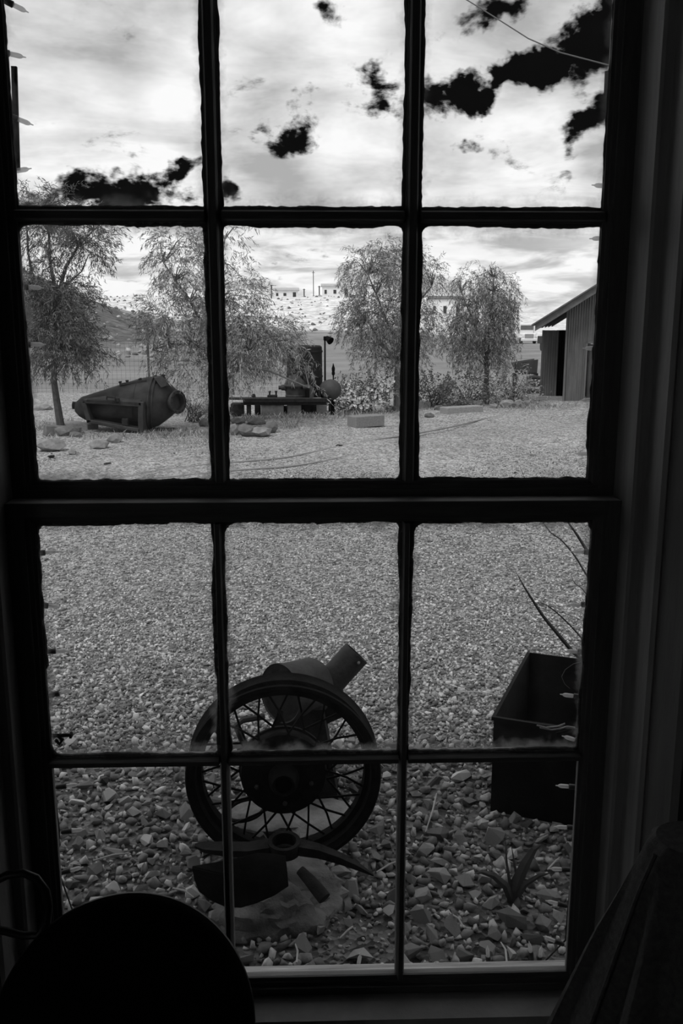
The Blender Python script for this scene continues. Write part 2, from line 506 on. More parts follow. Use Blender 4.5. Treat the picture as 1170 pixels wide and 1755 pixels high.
ground.data.polygons.foreach_set('use_smooth', [True] * len(ground.data.polygons))

# ================================================================== BUILDING SHELL
XL, XR, ZB, ZT = -0.479, 0.481, 0.335, 2.085    # window opening between the jambs
def shell(name, a, b, m): return struct(MB().box2(a, b).build(name, m))
wf = MB()
wf.box2((-2.3, -0.115, 0), (XL - 0.03, 0.05, 2.9)); wf.box2((XR + 0.03, -0.115, 0), (2.5, 0.05, 2.9))
wf.box2((XL - 0.03, -0.115, 0), (XR + 0.03, 0.05, ZB - 0.045)); wf.box2((XL - 0.03, -0.115, ZT + 0.03), (XR + 0.03, 0.05, 2.9))
struct(wf.build('wall_front', 'plaster'))
wl = MB()   # left wall with an unseen open doorway, added to light the window trim
DY0, DY1, DZ = -3.75, -2.75, 2.05
wl.box2((-2.4, -4.0, 0), (-2.3, DY0, 2.9)); wl.box2((-2.4, DY1, 0), (-2.3, 0.05, 2.9)); wl.box2((-2.4, DY0, DZ), (-2.3, DY1, 2.9))
struct(wl.build('wall_left', 'plaster'))
dfm = MB()
dfm.box2((-2.42, DY0, 0), (-2.28, DY0 + .04, DZ)); dfm.box2((-2.42, DY1 - .04, 0), (-2.28, DY1, DZ)); dfm.box2((-2.42, DY0 + .04, DZ - .04), (-2.28, DY1 - .04, DZ))
struct(dfm.build('added_doorway', 'frame_paint'))  # frame of the added doorway
shell('wall_right', (2.5, -4.0, 0), (2.6, 0.05, 2.9), 'plaster')
shell('wall_back', (-2.4, -4.1, 0), (2.6, -4.0, 2.9), 'plaster')
shell('floor', (-2.4, -4.1, -0.1), (2.6, 0.05, 0.0), 'floor_boards')
shell('ceiling', (-2.4, -4.1, 2.9), (2.6, 0.05, 3.0), 'plaster')
rf = MB().box((0.1, -2.12, 3.42), (6.2, 5.1, 0.06), Matrix.Rotation(R(-9), 3, 'X'))
struct(rf.build('roof', 'roof_iron'))

# ---- window frame trim
def jamb(sgn, name):
    # stop bead, lining and moulded architrave as one profile swept up the side of the window
    e = XR if sgn > 0 else XL
    prof = [(0, 0.045), (0, -0.052), (0, -0.092), (0.004, -0.097), (0.017, -0.098), (0.0185, -0.108), (0.0190, -0.155), (0.024, -0.163), (0.028, -0.160),
            (0.029, -0.166), (0.048, -0.208), (0.060, -0.210), (0.072, -0.190), (0.105, -0.170), (0.112, -0.150), (0.112, -0.115), (0.03, -0.115), (0.03, 0.045)]
    mb = MB().prism([(e + sgn * a, b) for a, b in prof], ZB - 0.02, ZT + 0.02, lambda a, b, t: (a, b, t))
    return struct(mb.build(name, 'trim_paint'))
jamb(-1, 'trim_1'); jamb(1, 'trim_2')
hd = MB().prism([(ZT, 0.045), (ZT, -0.092), (ZT + .02, -0.098), (ZT + .02, -0.155), (ZT + .06, -0.19), (ZT + .11, -0.17), (ZT + .11, -0.115), (ZT + .03, -0.115), (ZT + .03, 0.045)],
                XL - 0.11, XR + 0.11, lambda a, b, t: (t, b, a))
struct(hd.build('trim_3', 'trim_paint'))
# inside stool, apron below it and the weathered outer sill
st = MB().prism([(-0.046, ZB), (-0.105, ZB - 0.003), (-0.112, ZB - 0.012), (-0.112, ZB - 0.03), (-0.105, ZB - 0.04), (-0.046, ZB - 0.04)], XL - 0.02, XR + 0.02, lambda a, b, t: (t, a, b))
struct(st.build('trim_4', 'stool_paint'))
struct(MB().box2((XL - 0.08, -0.13, ZB - 0.16), (XR + 0.08, -0.1155, ZB - 0.045)).build('trim_5', 'frame_paint'))
so = MB().prism([(-0.044, ZB - 0.001), (0.0, ZB - 0.004), (0.052, ZB - 0.018), (0.055, ZB - 0.03), (0.05, ZB - 0.044), (-0.044, ZB - 0.044)], XL - 0.02, XR + 0.02, lambda a, b, t: (t, a, b))
struct(so.build('trim_6', 'sill_wood'))

# ---- sashes
def bar_v(x, wd, z0, z1, y0, y1, name, par, m='frame_paint'):
    # moulded vertical bar: wide at the glass, narrow on the room side
    h = wd / 2; ym = y0 + (y1 - y0) * 0.55
    p = [(x - h * .42, y0), (x + h * .42, y0), (x + h * .55, y0 + .004), (x + h * .7, ym - .004), (x + h, ym), (x + h, ym + .006), (x + h * .35, y1), (x - h * .35, y1), (x - h, ym + .006), (x - h, ym), (x - h * .7, ym - .004), (x - h * .55, y0 + .004)]
    return MB().prism(p, z0, z1, lambda a, b, t: (a, b, t)).build(name, m, par)
def bar_h(z, wd, x0, x1, y0, y1, name, par, m='rail_paint'):
    h = wd / 2; ym = y0 + (y1 - y0) * 0.55
    p = [(z - h * .42, y0), (z + h * .42, y0), (z + h * .55, y0 + .004), (z + h * .7, ym - .004), (z + h, ym), (z + h, ym + .006), (z + h * .35, y1), (z - h * .35, y1), (z - h, ym + .006), (z - h, ym), (z - h * .7, ym - .004), (z - h * .55, y0 + .004)]
    return MB().prism(p, x0, x1, lambda a, b, t: (t, b, a)).build(name, m, par)
def rail(zg, zo, x0, x1, y0, y1, yg, par, m='rail_paint', bead=0.012):
    # rail or stile with a moulded edge towards the glass: zg glass side, zo outer side
    s = 1 if zo > zg else -1
    p = [(zg, yg), (zg, yg - .004), (zg + s * bead * .4, yg - .006), (zg + s * bead * .5, yg - .010), (zg + s * bead, yg - .012), (zg + s * bead, y0), (zo, y0), (zo, y1), (zg + s * bead * .7, y1), (zg, yg + .008)]
    return MB().prism(p, x0, x1, lambda a, b, t: (t, b, a)).build('rail', m, par)
def stile(xg, xo, z0, z1, y0, y1, yg, par, m='frame_paint', bead=0.012):
    s = 1 if xo > xg else -1
    p = [(xg, yg), (xg, yg - .004), (xg + s * bead * .4, yg - .006), (xg + s * bead * .5, yg - .010), (xg + s * bead, yg - .012), (xg + s * bead, y0), (xo, y0), (xo, y1), (xg + s * bead * .7, y1), (xg, yg + .008)]
    return MB().prism(p, z0, z1, lambda a, b, t: (a, b, t)).build('stile', m, par)
def pane(x0, x1, z0, z1, yg, par, m, putty, amp, seed, corner=0.012):
    o = MB().box2((x0 - .004, yg - .0012, z0 - .004), (x1 + .004, yg + .0012, z1 + .004)).build('pane', m, par)
    if amp <= 0: return o
    rl = random.Random(seed + 500); lb_ = MB(); nl_ = 40
    for i in range(nl_ + 1):
        xx = x0 + (x1 - x0) * i / nl_; q = rl.uniform(0, .0025)
        lb_.v += [(xx, yg + .0016, z0 + .0012 + q), (xx, yg + .016 + q, z0 - .004), (xx, yg + .016, z0 - .009), (xx, yg + .0016, z0 - .006)]
    for i in range(nl_):
        for j in range(4): lb_.f.append((4 * i + j, 4 * i + (j + 1) % 4, 4 * i + 4 + (j + 1) % 4, 4 * i + 4 + j))
    lb_.f += [(3, 2, 1, 0), tuple(4 * nl_ + j for j in range(4))]
    lb_.build('putty_ledge', 'putty_lit', o)  # ledge coloured pale so its top reads as lit by the sky
    rr = random.Random(seed); mb = MB()
    # ragged strip of old putty round the glass, on the weather side
    pts_o, pts_i = [], []
    W_, H_ = x1 - x0, z1 - z0; n = 56
    cor = [corner * rr.uniform(.3, 1.6) for _ in range(4)]
    wk = [0.0] * 4
    val = amp * .5
    for sidei, (L, fn) in enumerate(((W_, lambda t, d: (x0 + t, z0 + d)), (H_, lambda t, d: (x1 - d, z0 + t)), (W_, lambda t, d: (x1 - t, z1 - d)), (H_, lambda t, d: (x0 + d, z1 - t)))):
        for i in range(n):
            t = L * (i + .5) / n
            val = min(max(val + rr.uniform(-.0011, .0011), 0.0004), amp)
            if rr.random() < .03: val = rr.uniform(.001, amp)
            d = val + rr.uniform(0, .0006)
            c0, c1 = cor[sidei], cor[(sidei + 1) % 4]
            if t < c0: d = max(d, (c0 - t) * .45)
            if L - t < c1: d = max(d, (c1 - (L - t)) * .45)
            pts_o.append(fn(t, -.003)); pts_i.append(fn(min(max(t, d), L - d), d))
    k = len(pts_o)
    for yy in (yg + .0014, yg + .0060):
        for q in pts_o: mb.v.append((q[0], yy, q[1]))
        for q in pts_i: mb.v.append((q[0], yy if yy < yg + .003 else yg + .002, q[1]))
    for j in range(k):
        j2 = (j + 1) % k
        mb.f += [(j, j2, k + j2, k + j), (2 * k + j, 3 * k + j, 3 * k + j2, 2 * k + j2), (k + j, k + j2, 3 * k + j2, 3 * k + j), (j, 2 * k + j, 2 * k + j2, j2)]
    mb.build('putty', putty, o, flip=False)
    return o

# upper sash: outer track
YU0, YU1, YGU = -0.006, 0.034, 0.012
w1 = struct(thing('window_1', 'upper sash of the old window, six dusty panes', 'window', (0, YGU, 1.22)))
stile(-0.446, XL, 1.215, 2.085, YU0, YU1, YGU, w1); stile(0.442, XR, 1.215, 2.085, YU0, YU1, YGU, w1)
rail(1.2415, 1.213, -0.458, 0.454, YU0, YU1, YGU, w1); rail(2.045, 2.085, -0.458, 0.454, YU0, YU1, YGU, w1)
UV = [(-0.1512, 0.0265), (0.1502, 0.0255)]
for i, (x, wd) in enumerate(UV): bar_v(x, wd, 1.2415, 2.045, YU0, YU1, 'muntin', w1)
xe = [-0.446, UV[0][0] - .013, UV[0][0] + .013, UV[1][0] - .013, UV[1][0] + .013, 0.442]
for i in range(3): bar_h(1.6485, 0.025, xe[2 * i], xe[2 * i + 1], YU0, YU1, 'muntin', w1)
for i in range(3):
    pane(xe[2 * i], xe[2 * i + 1], 1.661, 2.045, YGU, w1, 'glass_upper', 'putty', 0.0030, 10 + i, .005)
    pane(xe[2 * i], xe[2 * i + 1], 1.2415, 1.636, YGU, w1, 'glass_dusty' if i == 0 else 'glass_upper', 'putty', 0.0045, 20 + i, .010)
# lower sash: inner track
YL0, YL1, YGL = -0.048, -0.008, -0.030
w2 = struct(thing('window_2', 'lower sash of the old window, six panes with flaking putty', 'window', (0, YGL, ZB)))
stile(-0.439, XL, ZB + .001, 1.2165, YL0, YL1, YGL, w2); stile(0.441, XR, ZB + .001, 1.2165, YL0, YL1, YGL, w2)
rail(1.183, 1.2165, -0.451, 0.453, YL0, YL1, YGL, w2); rail(0.361, 0.3355, -0.451, 0.453, YL0, YL1, YGL, w2, bead=.012)
MB().box2((XL + .002, YL0 + .001, 1.2166), (XR - .002, YL1, 1.2178)).build('lit_dusty_edge', 'stool_paint', w2)  # pale dusty strip; the rail's skylight highlight is put into its colour
LV = [(-0.1535, 0.0165), (0.1440, 0.0165)]
for i, (x, wd) in enumerate(LV): bar_v(x, wd, 0.361, 1.183, YL0, YL1, 'muntin', w2)
xe = [-0.439, LV[0][0] - .008, LV[0][0] + .008, LV[1][0] - .008, LV[1][0] + .008, 0.441]
for i in range(3): bar_h(0.778, 0.018, xe[2 * i], xe[2 * i + 1], YL0, YL1, 'muntin', w2)
for i in range(3):
    pane(xe[2 * i], xe[2 * i + 1], 0.787, 1.183, YGL, w2, 'glass_lower', 'putty', 0.0055, 30 + i, .02)
    pane(xe[2 * i], xe[2 * i + 1], 0.361, 0.769, YGL, w2, 'glass_clean', 'putty', 0.0, 40 + i)

# ================================================================== NEAR YARD
# ---- wire-spoked wheel standing on its rim
WC = at(486, 1321, 0.90); WC.z = 0.270
wheel = thing('spoked_wheel', 'rusty wire-spoked car wheel standing upright outside the window', 'wheel', (WC.x, WC.y, 0.0))
axis = Vector((0.03, -1, 0.02)).normalized()     # towards the window
RO = 0.267
HW = .050
rim = MB().lathe([(RO, HW - .005), (RO - .003, HW), (RO - .012, HW), (RO - .016, HW - .006), (RO - .026, HW - .010), (RO - .030, .022), (RO - .042, .016), (RO - .044, -.016), (RO - .030, -.022),
                  (RO - .026, -HW + .010), (RO - .016, -HW + .006), (RO - .012, -HW), (RO - .003, -HW), (RO, -HW + .005), (RO - .006, -HW + .012), (RO - .012, -.020), (RO - .030, -.014), (RO - .030, .014), (RO - .012, .020), (RO - .006, HW - .012)],
                 WC, axis, 72, closed=True)
rim = rim.build('rim', 'black_iron', wheel, True)
hub = MB().lathe([(.0, .052), (.03, .050), (.06, .044), (.105, .036), (.116, .030), (.119, .022), (.119, -.004), (.124, -.008), (.124, -.016), (.112, -.02), (.10, -.05), (0, -.05)], WC, axis, 48).build('brake_drum', 'black_iron', wheel, True)
cap = MB().lathe([(.046, .035), (.042, .05), (.040, .072), (.034, .088), (.030, .096), (.024, .094), (.022, .085), (0, .085)], WC, axis, 28).build('hub', 'black_iron', wheel, True)
uu, vv = perp(axis)
def wpt(r, a, t): return WC + axis * t + (uu * math.cos(a) + vv * math.sin(a)) * r
for k in range(5):
    a = k * 2 * math.pi / 5 + .35
    MB().lathe([(.006, 0), (.007, .006), (.0045, .008), (0, .009)], wpt(.078, a, .040), axis, 8).build('bolt', 'rust_mid', hub)
for k in range(36):
    a = 2 * math.pi * (k // 2) / 18 + (0 if k % 2 else .10)
    sw = 0.42 if k % 2 else -0.42
    front = (k // 2) % 2
    t0 = .030 if front else -.014
    MB().tube([wpt(.112 if front else .118, a, t0), wpt(.176, a + sw * .55, t0 * .35), wpt(RO - .040, a + sw * .82, .004 if front else -.004)], .0032, 6).build('spoke', 'black_iron', wheel)

# ---- old blower: open casing with an outlet pipe, behind the wheel
BY = 1.26
bc = at(520, 1195, BY)
blower = thing('forge_blower', 'rusty round blower casing with slanted outlet pipe behind the spoked wheel', 'blower', (bc.x, bc.y, 0))
ba = Vector((-0.70, -0.66, 0.10)).normalized()
f0 = at(481, 1188, BY - .06)
CR = .088
cas = MB().lathe([(CR, 0.0), (CR + .004, .004), (CR + .004, -.010), (CR, -.014), (CR, -.135), (CR - .008, -.15), (.03, -.155), (0, -.155)], f0, ba, 48)
cas.lathe([(CR - .005, .0), (CR - .005, -.13), (0, -.13)], f0, ba, 48)
cas.lathe([(CR, 0.0), (CR - .005, 0.0)], f0, ba, 48)
cas.build('casing', 'rust_mid', blower, True)
p0, p1 = at(548, 1188, BY + .03), at(611, 1119, BY + .06)
pd = (p1 - p0).normalized(); L = (p1 - p0).length
pip = MB().lathe([(.046, -.03), (.046, L), (.042, L), (.042, 0), (0, 0)], p0, pd, 32).build('outlet_pipe', 'rust_mid', blower, True)
MB().lathe([(.004, 0), (.005, .003), (0, .004)], p0 + pd * (L * .86) + Vector((.02, -.046, .004)), Vector((.2, -1, .2)), 8).build('rivet', 'sill_wood', pip)
MB().bbox(at(566, 1206, BY + .05) - Vector((.05, .03, .05)), at(566, 1206, BY + .05) + Vector((.05, .03, .045)), .008, Matrix.Rotation(R(-25), 3, 'Y')).build('flange', 'rust_dark', blower)
lo = f0 - ba * .08
MB().hull([Vector((lo.x + sx * a, lo.y + sy * .07, z)) for sx in (-1, 1) for sy in (-1, 1) for a, z in ((.12, 0), (.07, f0.z - .05))]).build('stand', 'rust_dark', blower)
MB().tube([at(452, 1228, BY - .12), at(416, 1234, BY - .15), at(404, 1244, BY - .16), at(412, 1262, BY - .16), at(424, 1286, BY - .15), at(450, 1312, BY - .12), at(470, 1318, BY - .05)], [.010, .010, .010, .010, .009, .008, .008], 8).build('crank_lever', 'rust_mid', blower, True)
MB().lathe([(.03, 0), (.034, .01), (.02, .02), (.02, .05), (0, .05)], f0 - ba * .10, ba, 16).build('bearing', 'rust_mid', blower, True)

# ---- iron hoop on the slab
hc = at(421, 1388, 1.02)
hp = [hc + Vector((.055 * math.cos(a), .048 * math.sin(a), .012 * math.sin(a + 1))) for a in np.linspace(0, 2 * math.pi, 33)]
tag(MB().tube(hp, .006, 8, False).build('iron_hoop', 'black_iron', None, True), 'small iron hoop lying on pale slab behind the wheel spokes', 'hoop')

# ---- rocks under and in front of the wheel
def blob(c, r, seed, n=70, flat=0.0, jag=.16):
    rr = random.Random(seed); pts = []
    for i in range(n):
        zf = 1 - 2 * (i + .5) / n; ph = i * 2.39996
        q = math.sqrt(max(0, 1 - zf * zf)); k = 1 + rr.uniform(-jag, jag)
        p = Vector((q * math.cos(ph) * r[0], q * math.sin(ph) * r[1], zf * r[2])) * k
        if flat: p.z = min(p.z, r[2] * flat)
        pts.append(p + Vector(c))
    return pts
def rough_rock(name, c, r, seed, m, label, cat='rock', group=None, flat=0.0, parent=None, jag=.10):
    # subdivided, noise-displaced boulder
    rr = np.random.default_rng(seed)
    bm = bmesh.new(); bmesh.ops.create_icosphere(bm, subdivisions=4, radius=1)
    from mathutils import noise
    off = Vector(rr.uniform(0, 50, 3))
    for v in bm.verts:
        p = v.co.copy()
        cell = noise.cell(p * 1.7 + off)
        k = 1 + .30 * (noise.noise(p * 1.3 + off)) + .20 * noise.noise(p * 3.1 + off) + .10 * noise.noise(p * 7 + off) + .05 * cell * jag * 4
        q = Vector((p.x * r[0], p.y * r[1], p.z * r[2])) * k
        if flat and q.z > r[2] * flat: q.z = r[2] * flat + (q.z - r[2] * flat) * .15
        v.co = q
    me = bpy.data.meshes.new(name); bm.to_mesh(me); bm.free()
    me.materials.append(MATS[m])
    me.polygons.foreach_set('use_smooth', [True] * len(me.polygons)); me.set_sharp_from_angle(angle=R(35))
    o = link(name, me, None, Vector(c))
    tag(o, label, cat, group)
    return o
c = at(500, 1408, 1.05); rough_rock('stone_slab', (c.x, 1.10, .0), (.21, .14, .055), 3, 'boulder_pale', 'pale flat slab lying under the spoked wheel', flat=.6)
c = at(486, 1545, .58); rough_rock('boulder', (c.x, .725, .0), (.150, .105, .10), 8, 'boulder_pale', 'large pale cracked boulder under the pick head and blade', 'boulder', flat=.75)
c = G(470, 1588); rough_rock('boulder', (c.x - .01, c.y + .04, .02), (.14, .10, .07), 17, 'boulder', 'dark low boulder below the black blade', 'boulder')

# ---- pick head lying across
PY = .70
eye = at(487, 1450, PY)
pick = thing('pick_head', 'rusty pick head without handle lying on the boulder before the wheel', 'pick head', eye)
ring = MB().lathe([(.040, -.022), (.042, 0), (.040, .022), (.030, .022), (.028, 0), (.030, -.022)], eye, Vector((0, -.38, 1)), 28, closed=True, sx=1.05, sy=.78, u=(1, 0, 0))
ring.build('eye', 'rust_dark', pick, True)
def arm(pts, hs, name):
    mb = MB(); o = 0
    for (p, (a, b)) in zip(pts, hs):
        for sx, sz in ((-1, -1), (1, -1), (1, 1), (-1, 1)): mb.v.append((p.x, p.y + sx * a, p.z + sz * b))
    for i in range(len(pts) - 1):
        for j in range(4): mb.f.append((4 * i + j, 4 * i + (j + 1) % 4, 4 * i + 4 + (j + 1) % 4, 4 * i + 4 + j))
    mb.f += [(3, 2, 1, 0), tuple(len(mb.v) - 4 + j for j in range(4))]
    return mb.build(name, 'rust_dark', pick)
arm([at(462, 1452, PY), at(425, 1456, PY - .005), at(385, 1455, PY - .01), at(350, 1452, PY - .015), at(334, 1449, PY - .02)], [(.022, .012), (.022, .009), (.022, .008), (.018, .005), (.006, .002)], 'chisel_arm')
arm([at(512, 1452, PY), at(545, 1458, PY - .005), at(580, 1470, PY - .015), at(612, 1484, PY - .03), at(640, 1500, PY - .045)], [(.020, .013), (.017, .012), (.014, .010), (.010, .007), (.003, .002)], 'point_arm')

# ---- black half-moon blade leaning on the boulder
outl = [(329, 1488), (352, 1484), (385, 1478), (415, 1471), (440, 1465), (468, 1466), (489, 1470), (492, 1495), (494, 1519), (470, 1535), (440, 1548), (412, 1556), (385, 1554), (360, 1543), (341, 1528), (333, 1508)]
def bl(px, py):
    # tilted plate: the top edge leans back against the boulder
    t = (py - 1465) / 92.0
    return at(px, py, .545 - .085 * t - .05 * ((px - 412) / 85.0) ** 2)
mbk = MB(); n = len(outl)
fr_ = [bl(*q) for q in outl]; bk = [p + Vector((0, .005, .002)) for p in fr_]
cen = bl(412, 1508); cen2 = cen + Vector((0, .005, .002))
mbk.v += [tuple(p) for p in fr_ + bk] + [tuple(cen), tuple(cen2)]
for j in range(n):
    j2 = (j + 1) % n
    mbk.f += [(2 * n, j, j2), (2 * n + 1, n + j2, n + j), (j, n + j, n + j2, j2)]
tag(mbk.build('shovel_blade', 'blade_iron', None, True), 'black half-moon iron blade leaning on the boulder below the pick head', 'blade')
# ---- short iron rod
pr = [at(514, 1491, .62), at(530, 1508, .60), at(546, 1527, .575), at(556, 1540, .56)]
tag(MB().tube(pr, [.012, .015, .017, .017], 12).build('iron_spike', 'rust_dark', None, True), 'short thick rusty spike lying on the pale boulder', 'spike')

# ---- metal trough with a spiky plant
N0 = G(840, 1390); TH = .315
tu = Vector((.188, -.067, 0)).normalized(); tv = Vector((.067, .188, 0)).normalized()
tv = Vector((.229, .537, 0)).normalized()
tu = Vector((tv.y, -tv.x, 0))
TL, TD, tk = .80, .585, .005
trough = thing('metal_trough', 'dark rectangular metal trough on the gravel by the right window edge', 'trough', N0 + tu * (TL / 2) + tv * (TD / 2))
rotz = Matrix(((tu.x, tv.x, 0), (tu.y, tv.y, 0), (0, 0, 1)))
def tbox(a, b, name, m='trough_metal', par=None):
    c_ = [(a[i] + b[i]) / 2 for i in range(3)]; s_ = [abs(b[i] - a[i]) for i in range(3)]
    return MB().box(N0 + rotz @ Vector(c_), s_, rotz).build(name, m, par or trough)
fp = tbox((0, 0, 0), (TL, tk, TH), 'side_panel'); tbox((0, TD - tk, 0), (TL, TD, TH), 'side_panel')
tbox((0, tk, 0), (tk, TD - tk, TH), 'end_panel'); tbox((TL - tk, tk, 0), (TL, TD - tk, TH), 'end_panel'); tbox((tk, tk, 0), (TL - tk, TD - tk, .01), 'bottom_panel')
tbox((0, -.006, TH - .012), (TL, 0, TH), 'rim_strip'); tbox((-.006, -.006, TH - .012), (0, TD, TH), 'rim_strip')
tbox((tk, tk, .01), (TL - tk, TD - tk, .055), 'soil', 'soil')
def leaf_blade(pts, wd, name, m, par, up=Vector((0, -1, .4))):
    # long folded blade with thickness
    mb = MB(); k = len(pts)
    for i, p in enumerate(pts):
        d = (pts[min(i + 1, k - 1)] - pts[max(i - 1, 0)]).normalized()
        s_ = d.cross(up).normalized(); nn = s_.cross(d).normalized()
        w_ = wd * (1 - (i / (k - 1)) ** 2.2) + .0006
        mb.v += [tuple(p + s_ * w_), tuple(p + nn * w_ * .5), tuple(p - s_ * w_), tuple(p - nn * w_ * .35)]
    for i in range(k - 1):
        for j in range(4): mb.f.append((4 * i + j, 4 * i + (j + 1) % 4, 4 * i + 4 + (j + 1) % 4, 4 * i + 4 + j))
    mb.f.append((3, 2, 1, 0)); mb.f.append(tuple(4 * k - 4 + j for j in range(4)))
    return mb.build(name, m, par)
YP = 1.42
root = N0 + rotz @ Vector((.42, .30, .05))
plant = thing('spiky_plant', 'spiky plant with long thin dark leaves in the metal trough', 'plant', root)
def pathpx(pts, Y0, Y1):
    k = len(pts); return [at(a, b, Y0 + (Y1 - Y0) * i / (k - 1)) for i, (a, b) in enumerate(pts)]
rp = (1062, 1230)
for pts, wd, y1 in (([rp, (1010, 1152), (980, 1116), (955, 1086), (932, 1058), (912, 1028), (897, 1004), (884, 980)], .0062, 1.30),
                    ([rp, (1030, 1140), (1003, 1102), (975, 1070), (950, 1047), (932, 1035), (918, 1032)], .0026, 1.35),
                    ([rp, (1040, 1080), (1015, 1005), (1000, 978), (984, 952), (962, 926), (932, 898), (890, 797)], .0030, 1.40),
                    ([rp, (1050, 1050), (1022, 972), (1003, 940), (988, 916), (970, 890), (948, 850)], .0058, 1.30),
                    ([rp, (1030, 1100), (1012, 1035), (998, 1010), (985, 1000), (978, 985)], .0016, 1.35),
                    ([rp, (1090, 1050), (1120, 900), (1125, 800)], .006, 1.5), ([rp, (1120, 1090), (1170, 1000)], .006, 1.35), ([rp, (1075, 1040), (1070, 900)], .006, 1.6)):
    q = pathpx(pts, root.y, y1); q[0] = root.copy()
    # resample smooth
    fine = []
    for i in range(len(q) - 1):
        a = q[max(i - 1, 0)]; b = q[i]; c_ = q[i + 1]; d_ = q[min(i + 2, len(q) - 1)]
        for t in (0, .33, .66):
            fine.append(.5 * ((2 * b) + (c_ - a) * t + (2 * a - 5 * b + 4 * c_ - d_) * t * t + (3 * b - a - 3 * c_ + d_) * t ** 3))
    fine.append(q[-1])
    leaf_blade(fine, wd, 'leaf', 'reed', plant)
q = pathpx([(996, 1134), (982, 1138), (968, 1148), (962, 1160), (967, 1172), (976, 1180)], 1.34, 1.30)
MB().tube(q, .0012, 5).build('tendril', 'reed', plant)

# ---- green weed and straw lying among the stones
wr = G(879, 1548)
weed = thing('weed', 'broad-leaved grassy weed growing among the stones', 'weed', wr)
for pts, wd, y1 in (([(879, 1545), (886, 1510), (900, 1480), (915, 1455), (928, 1447)], .016, wr.y), ([(879, 1545), (873, 1510), (868, 1480), (866, 1440)], .004, wr.y), ([(879, 1545), (866, 1518), (845, 1500), (825, 1494), (812, 1497)], .010, wr.y - .05),
                    ([(879, 1545), (900, 1515), (925, 1500), (945, 1496)], .008, wr.y - .04), ([(879, 1545), (885, 1500), (876, 1450)], .005, wr.y + .03)):
    q = pathpx(pts, wr.y, y1); q[0].z = 0
    leaf_blade(q, wd, 'leaf', 'weed', weed)
STR = [((748, 1360), (722, 1450), 'long pale straw leaning beside the trough'), ((160, 1475), (222, 1462), 'pale straw lying on stones left of the wheel'), ((296, 1522), (332, 1538), 'short pale stick between stones left of the black blade'),
       ((645, 1495), (682, 1475), 'thin pale twig right of the pick point'), ((604, 1588), (582, 1608), 'pale twig below the boulder'), ((508, 1650), (506, 1618), 'curled pale straw near the sill'), ((868, 1648), (858, 1615), 'bent pale straw by the sill under the weed'),
       ((770, 1565), (795, 1590), 'pale twig at the muntin foot right of the boulder'), ((938, 1490), (958, 1470), 'broken pale stick beside the weed'), ((430, 1580), (441, 1592), 'tiny pale stick on the dark boulder'), ((778, 1186), (853, 1190), 'thin pale straw left of the trough corner')]
for (a, b, lab) in STR:
    A, B = G(*a, .035), G(*b, .03)
    if (A - B).length > .22: B = A + (B - A).normalized() * .22
    M_ = (A + B) / 2 + Vector((0.004, 0, .006))
    tag(MB().tube([A, M_, B], [.0022, .0026, .0016], 6).build('straw', 'straw'), lab, 'straw', 'straws and twigs among the stones')

# ---- gravel: hull stones
def hull_stone(seed, n=13, sq=(1, .78, .55)):
    rr = random.Random(seed); pts = []
    for i in range(n):
        z = rr.uniform(-1, 1); a = rr.uniform(0, 6.283); q = math.sqrt(1 - z * z); k = rr.uniform(.85, 1.1)
        pts.append(Vector((q * math.cos(a) * sq[0], q * math.sin(a) * sq[1], z * sq[2])) * k)
    m_ = MB().hull(pts)
    tris = []
    for f in m_.f:
        for i in range(1, len(f) - 1): tris.append((f[0], f[i], f[i + 1]))
    return np.array(m_.v), np.array(tris)
KINDS = [hull_stone(s, 10 + s % 4, (1, rng.uniform(.55, .9), rng.uniform(.38, .68))) for s in range(22)]
FINE = [hull_stone(100 + s, 9, (1, rng.uniform(.65, .9), rng.uniform(.5, .7))) for s in range(10)]
KEEP = []   # footprints stones must stay out of: x, y, r
for x_, y_, r_ in ((WC.x, .90, .06), (WC.x - .1, .90, .05), (WC.x + .1, .90, .05)): KEEP.append((x_, y_, r_))
def in_trough(p, mg=.0):
    d = Vector((p[0], p[1], 0)) - N0; a, b = d.dot(tu), d.dot(tv)
    return -mg < a < TL + mg and -mg < b < TD + mg
def in_boulder(p):
    return ((p[0] + .085) / .16) ** 2 + ((p[1] - .70) / .12) ** 2 < 1 or ((p[0] + .08) / .19) ** 2 + ((p[1] - 1.10) / .12) ** 2 < 1
big_me = []
for i, (v, t) in enumerate(KINDS):
    me = bpy.data.meshes.new('stone'); me.from_pydata([tuple(p) for p in v], [], [tuple(q) for q in t]); me.materials.append(MATS['stone']); me.update()
    bm = bmesh.new(); bm.from_mesh(me); bmesh.ops.recalc_face_normals(bm, faces=bm.faces); bm.to_mesh(me); bm.free()
    big_me.append(me)
placed = []
cell = {}
def clash(x, y, r, k=.86):
    ci, cj = int(x // .08), int(y // .08)
    for i in (-1, 0, 1):
        for j in (-1, 0, 1):
            for (a, b, q) in cell.get((ci + i, cj + j), ()):
                if (a - x) ** 2 + (b - y) ** 2 < ((q + r) * k) ** 2: return True
    return False
cnt = 0; tries = 0
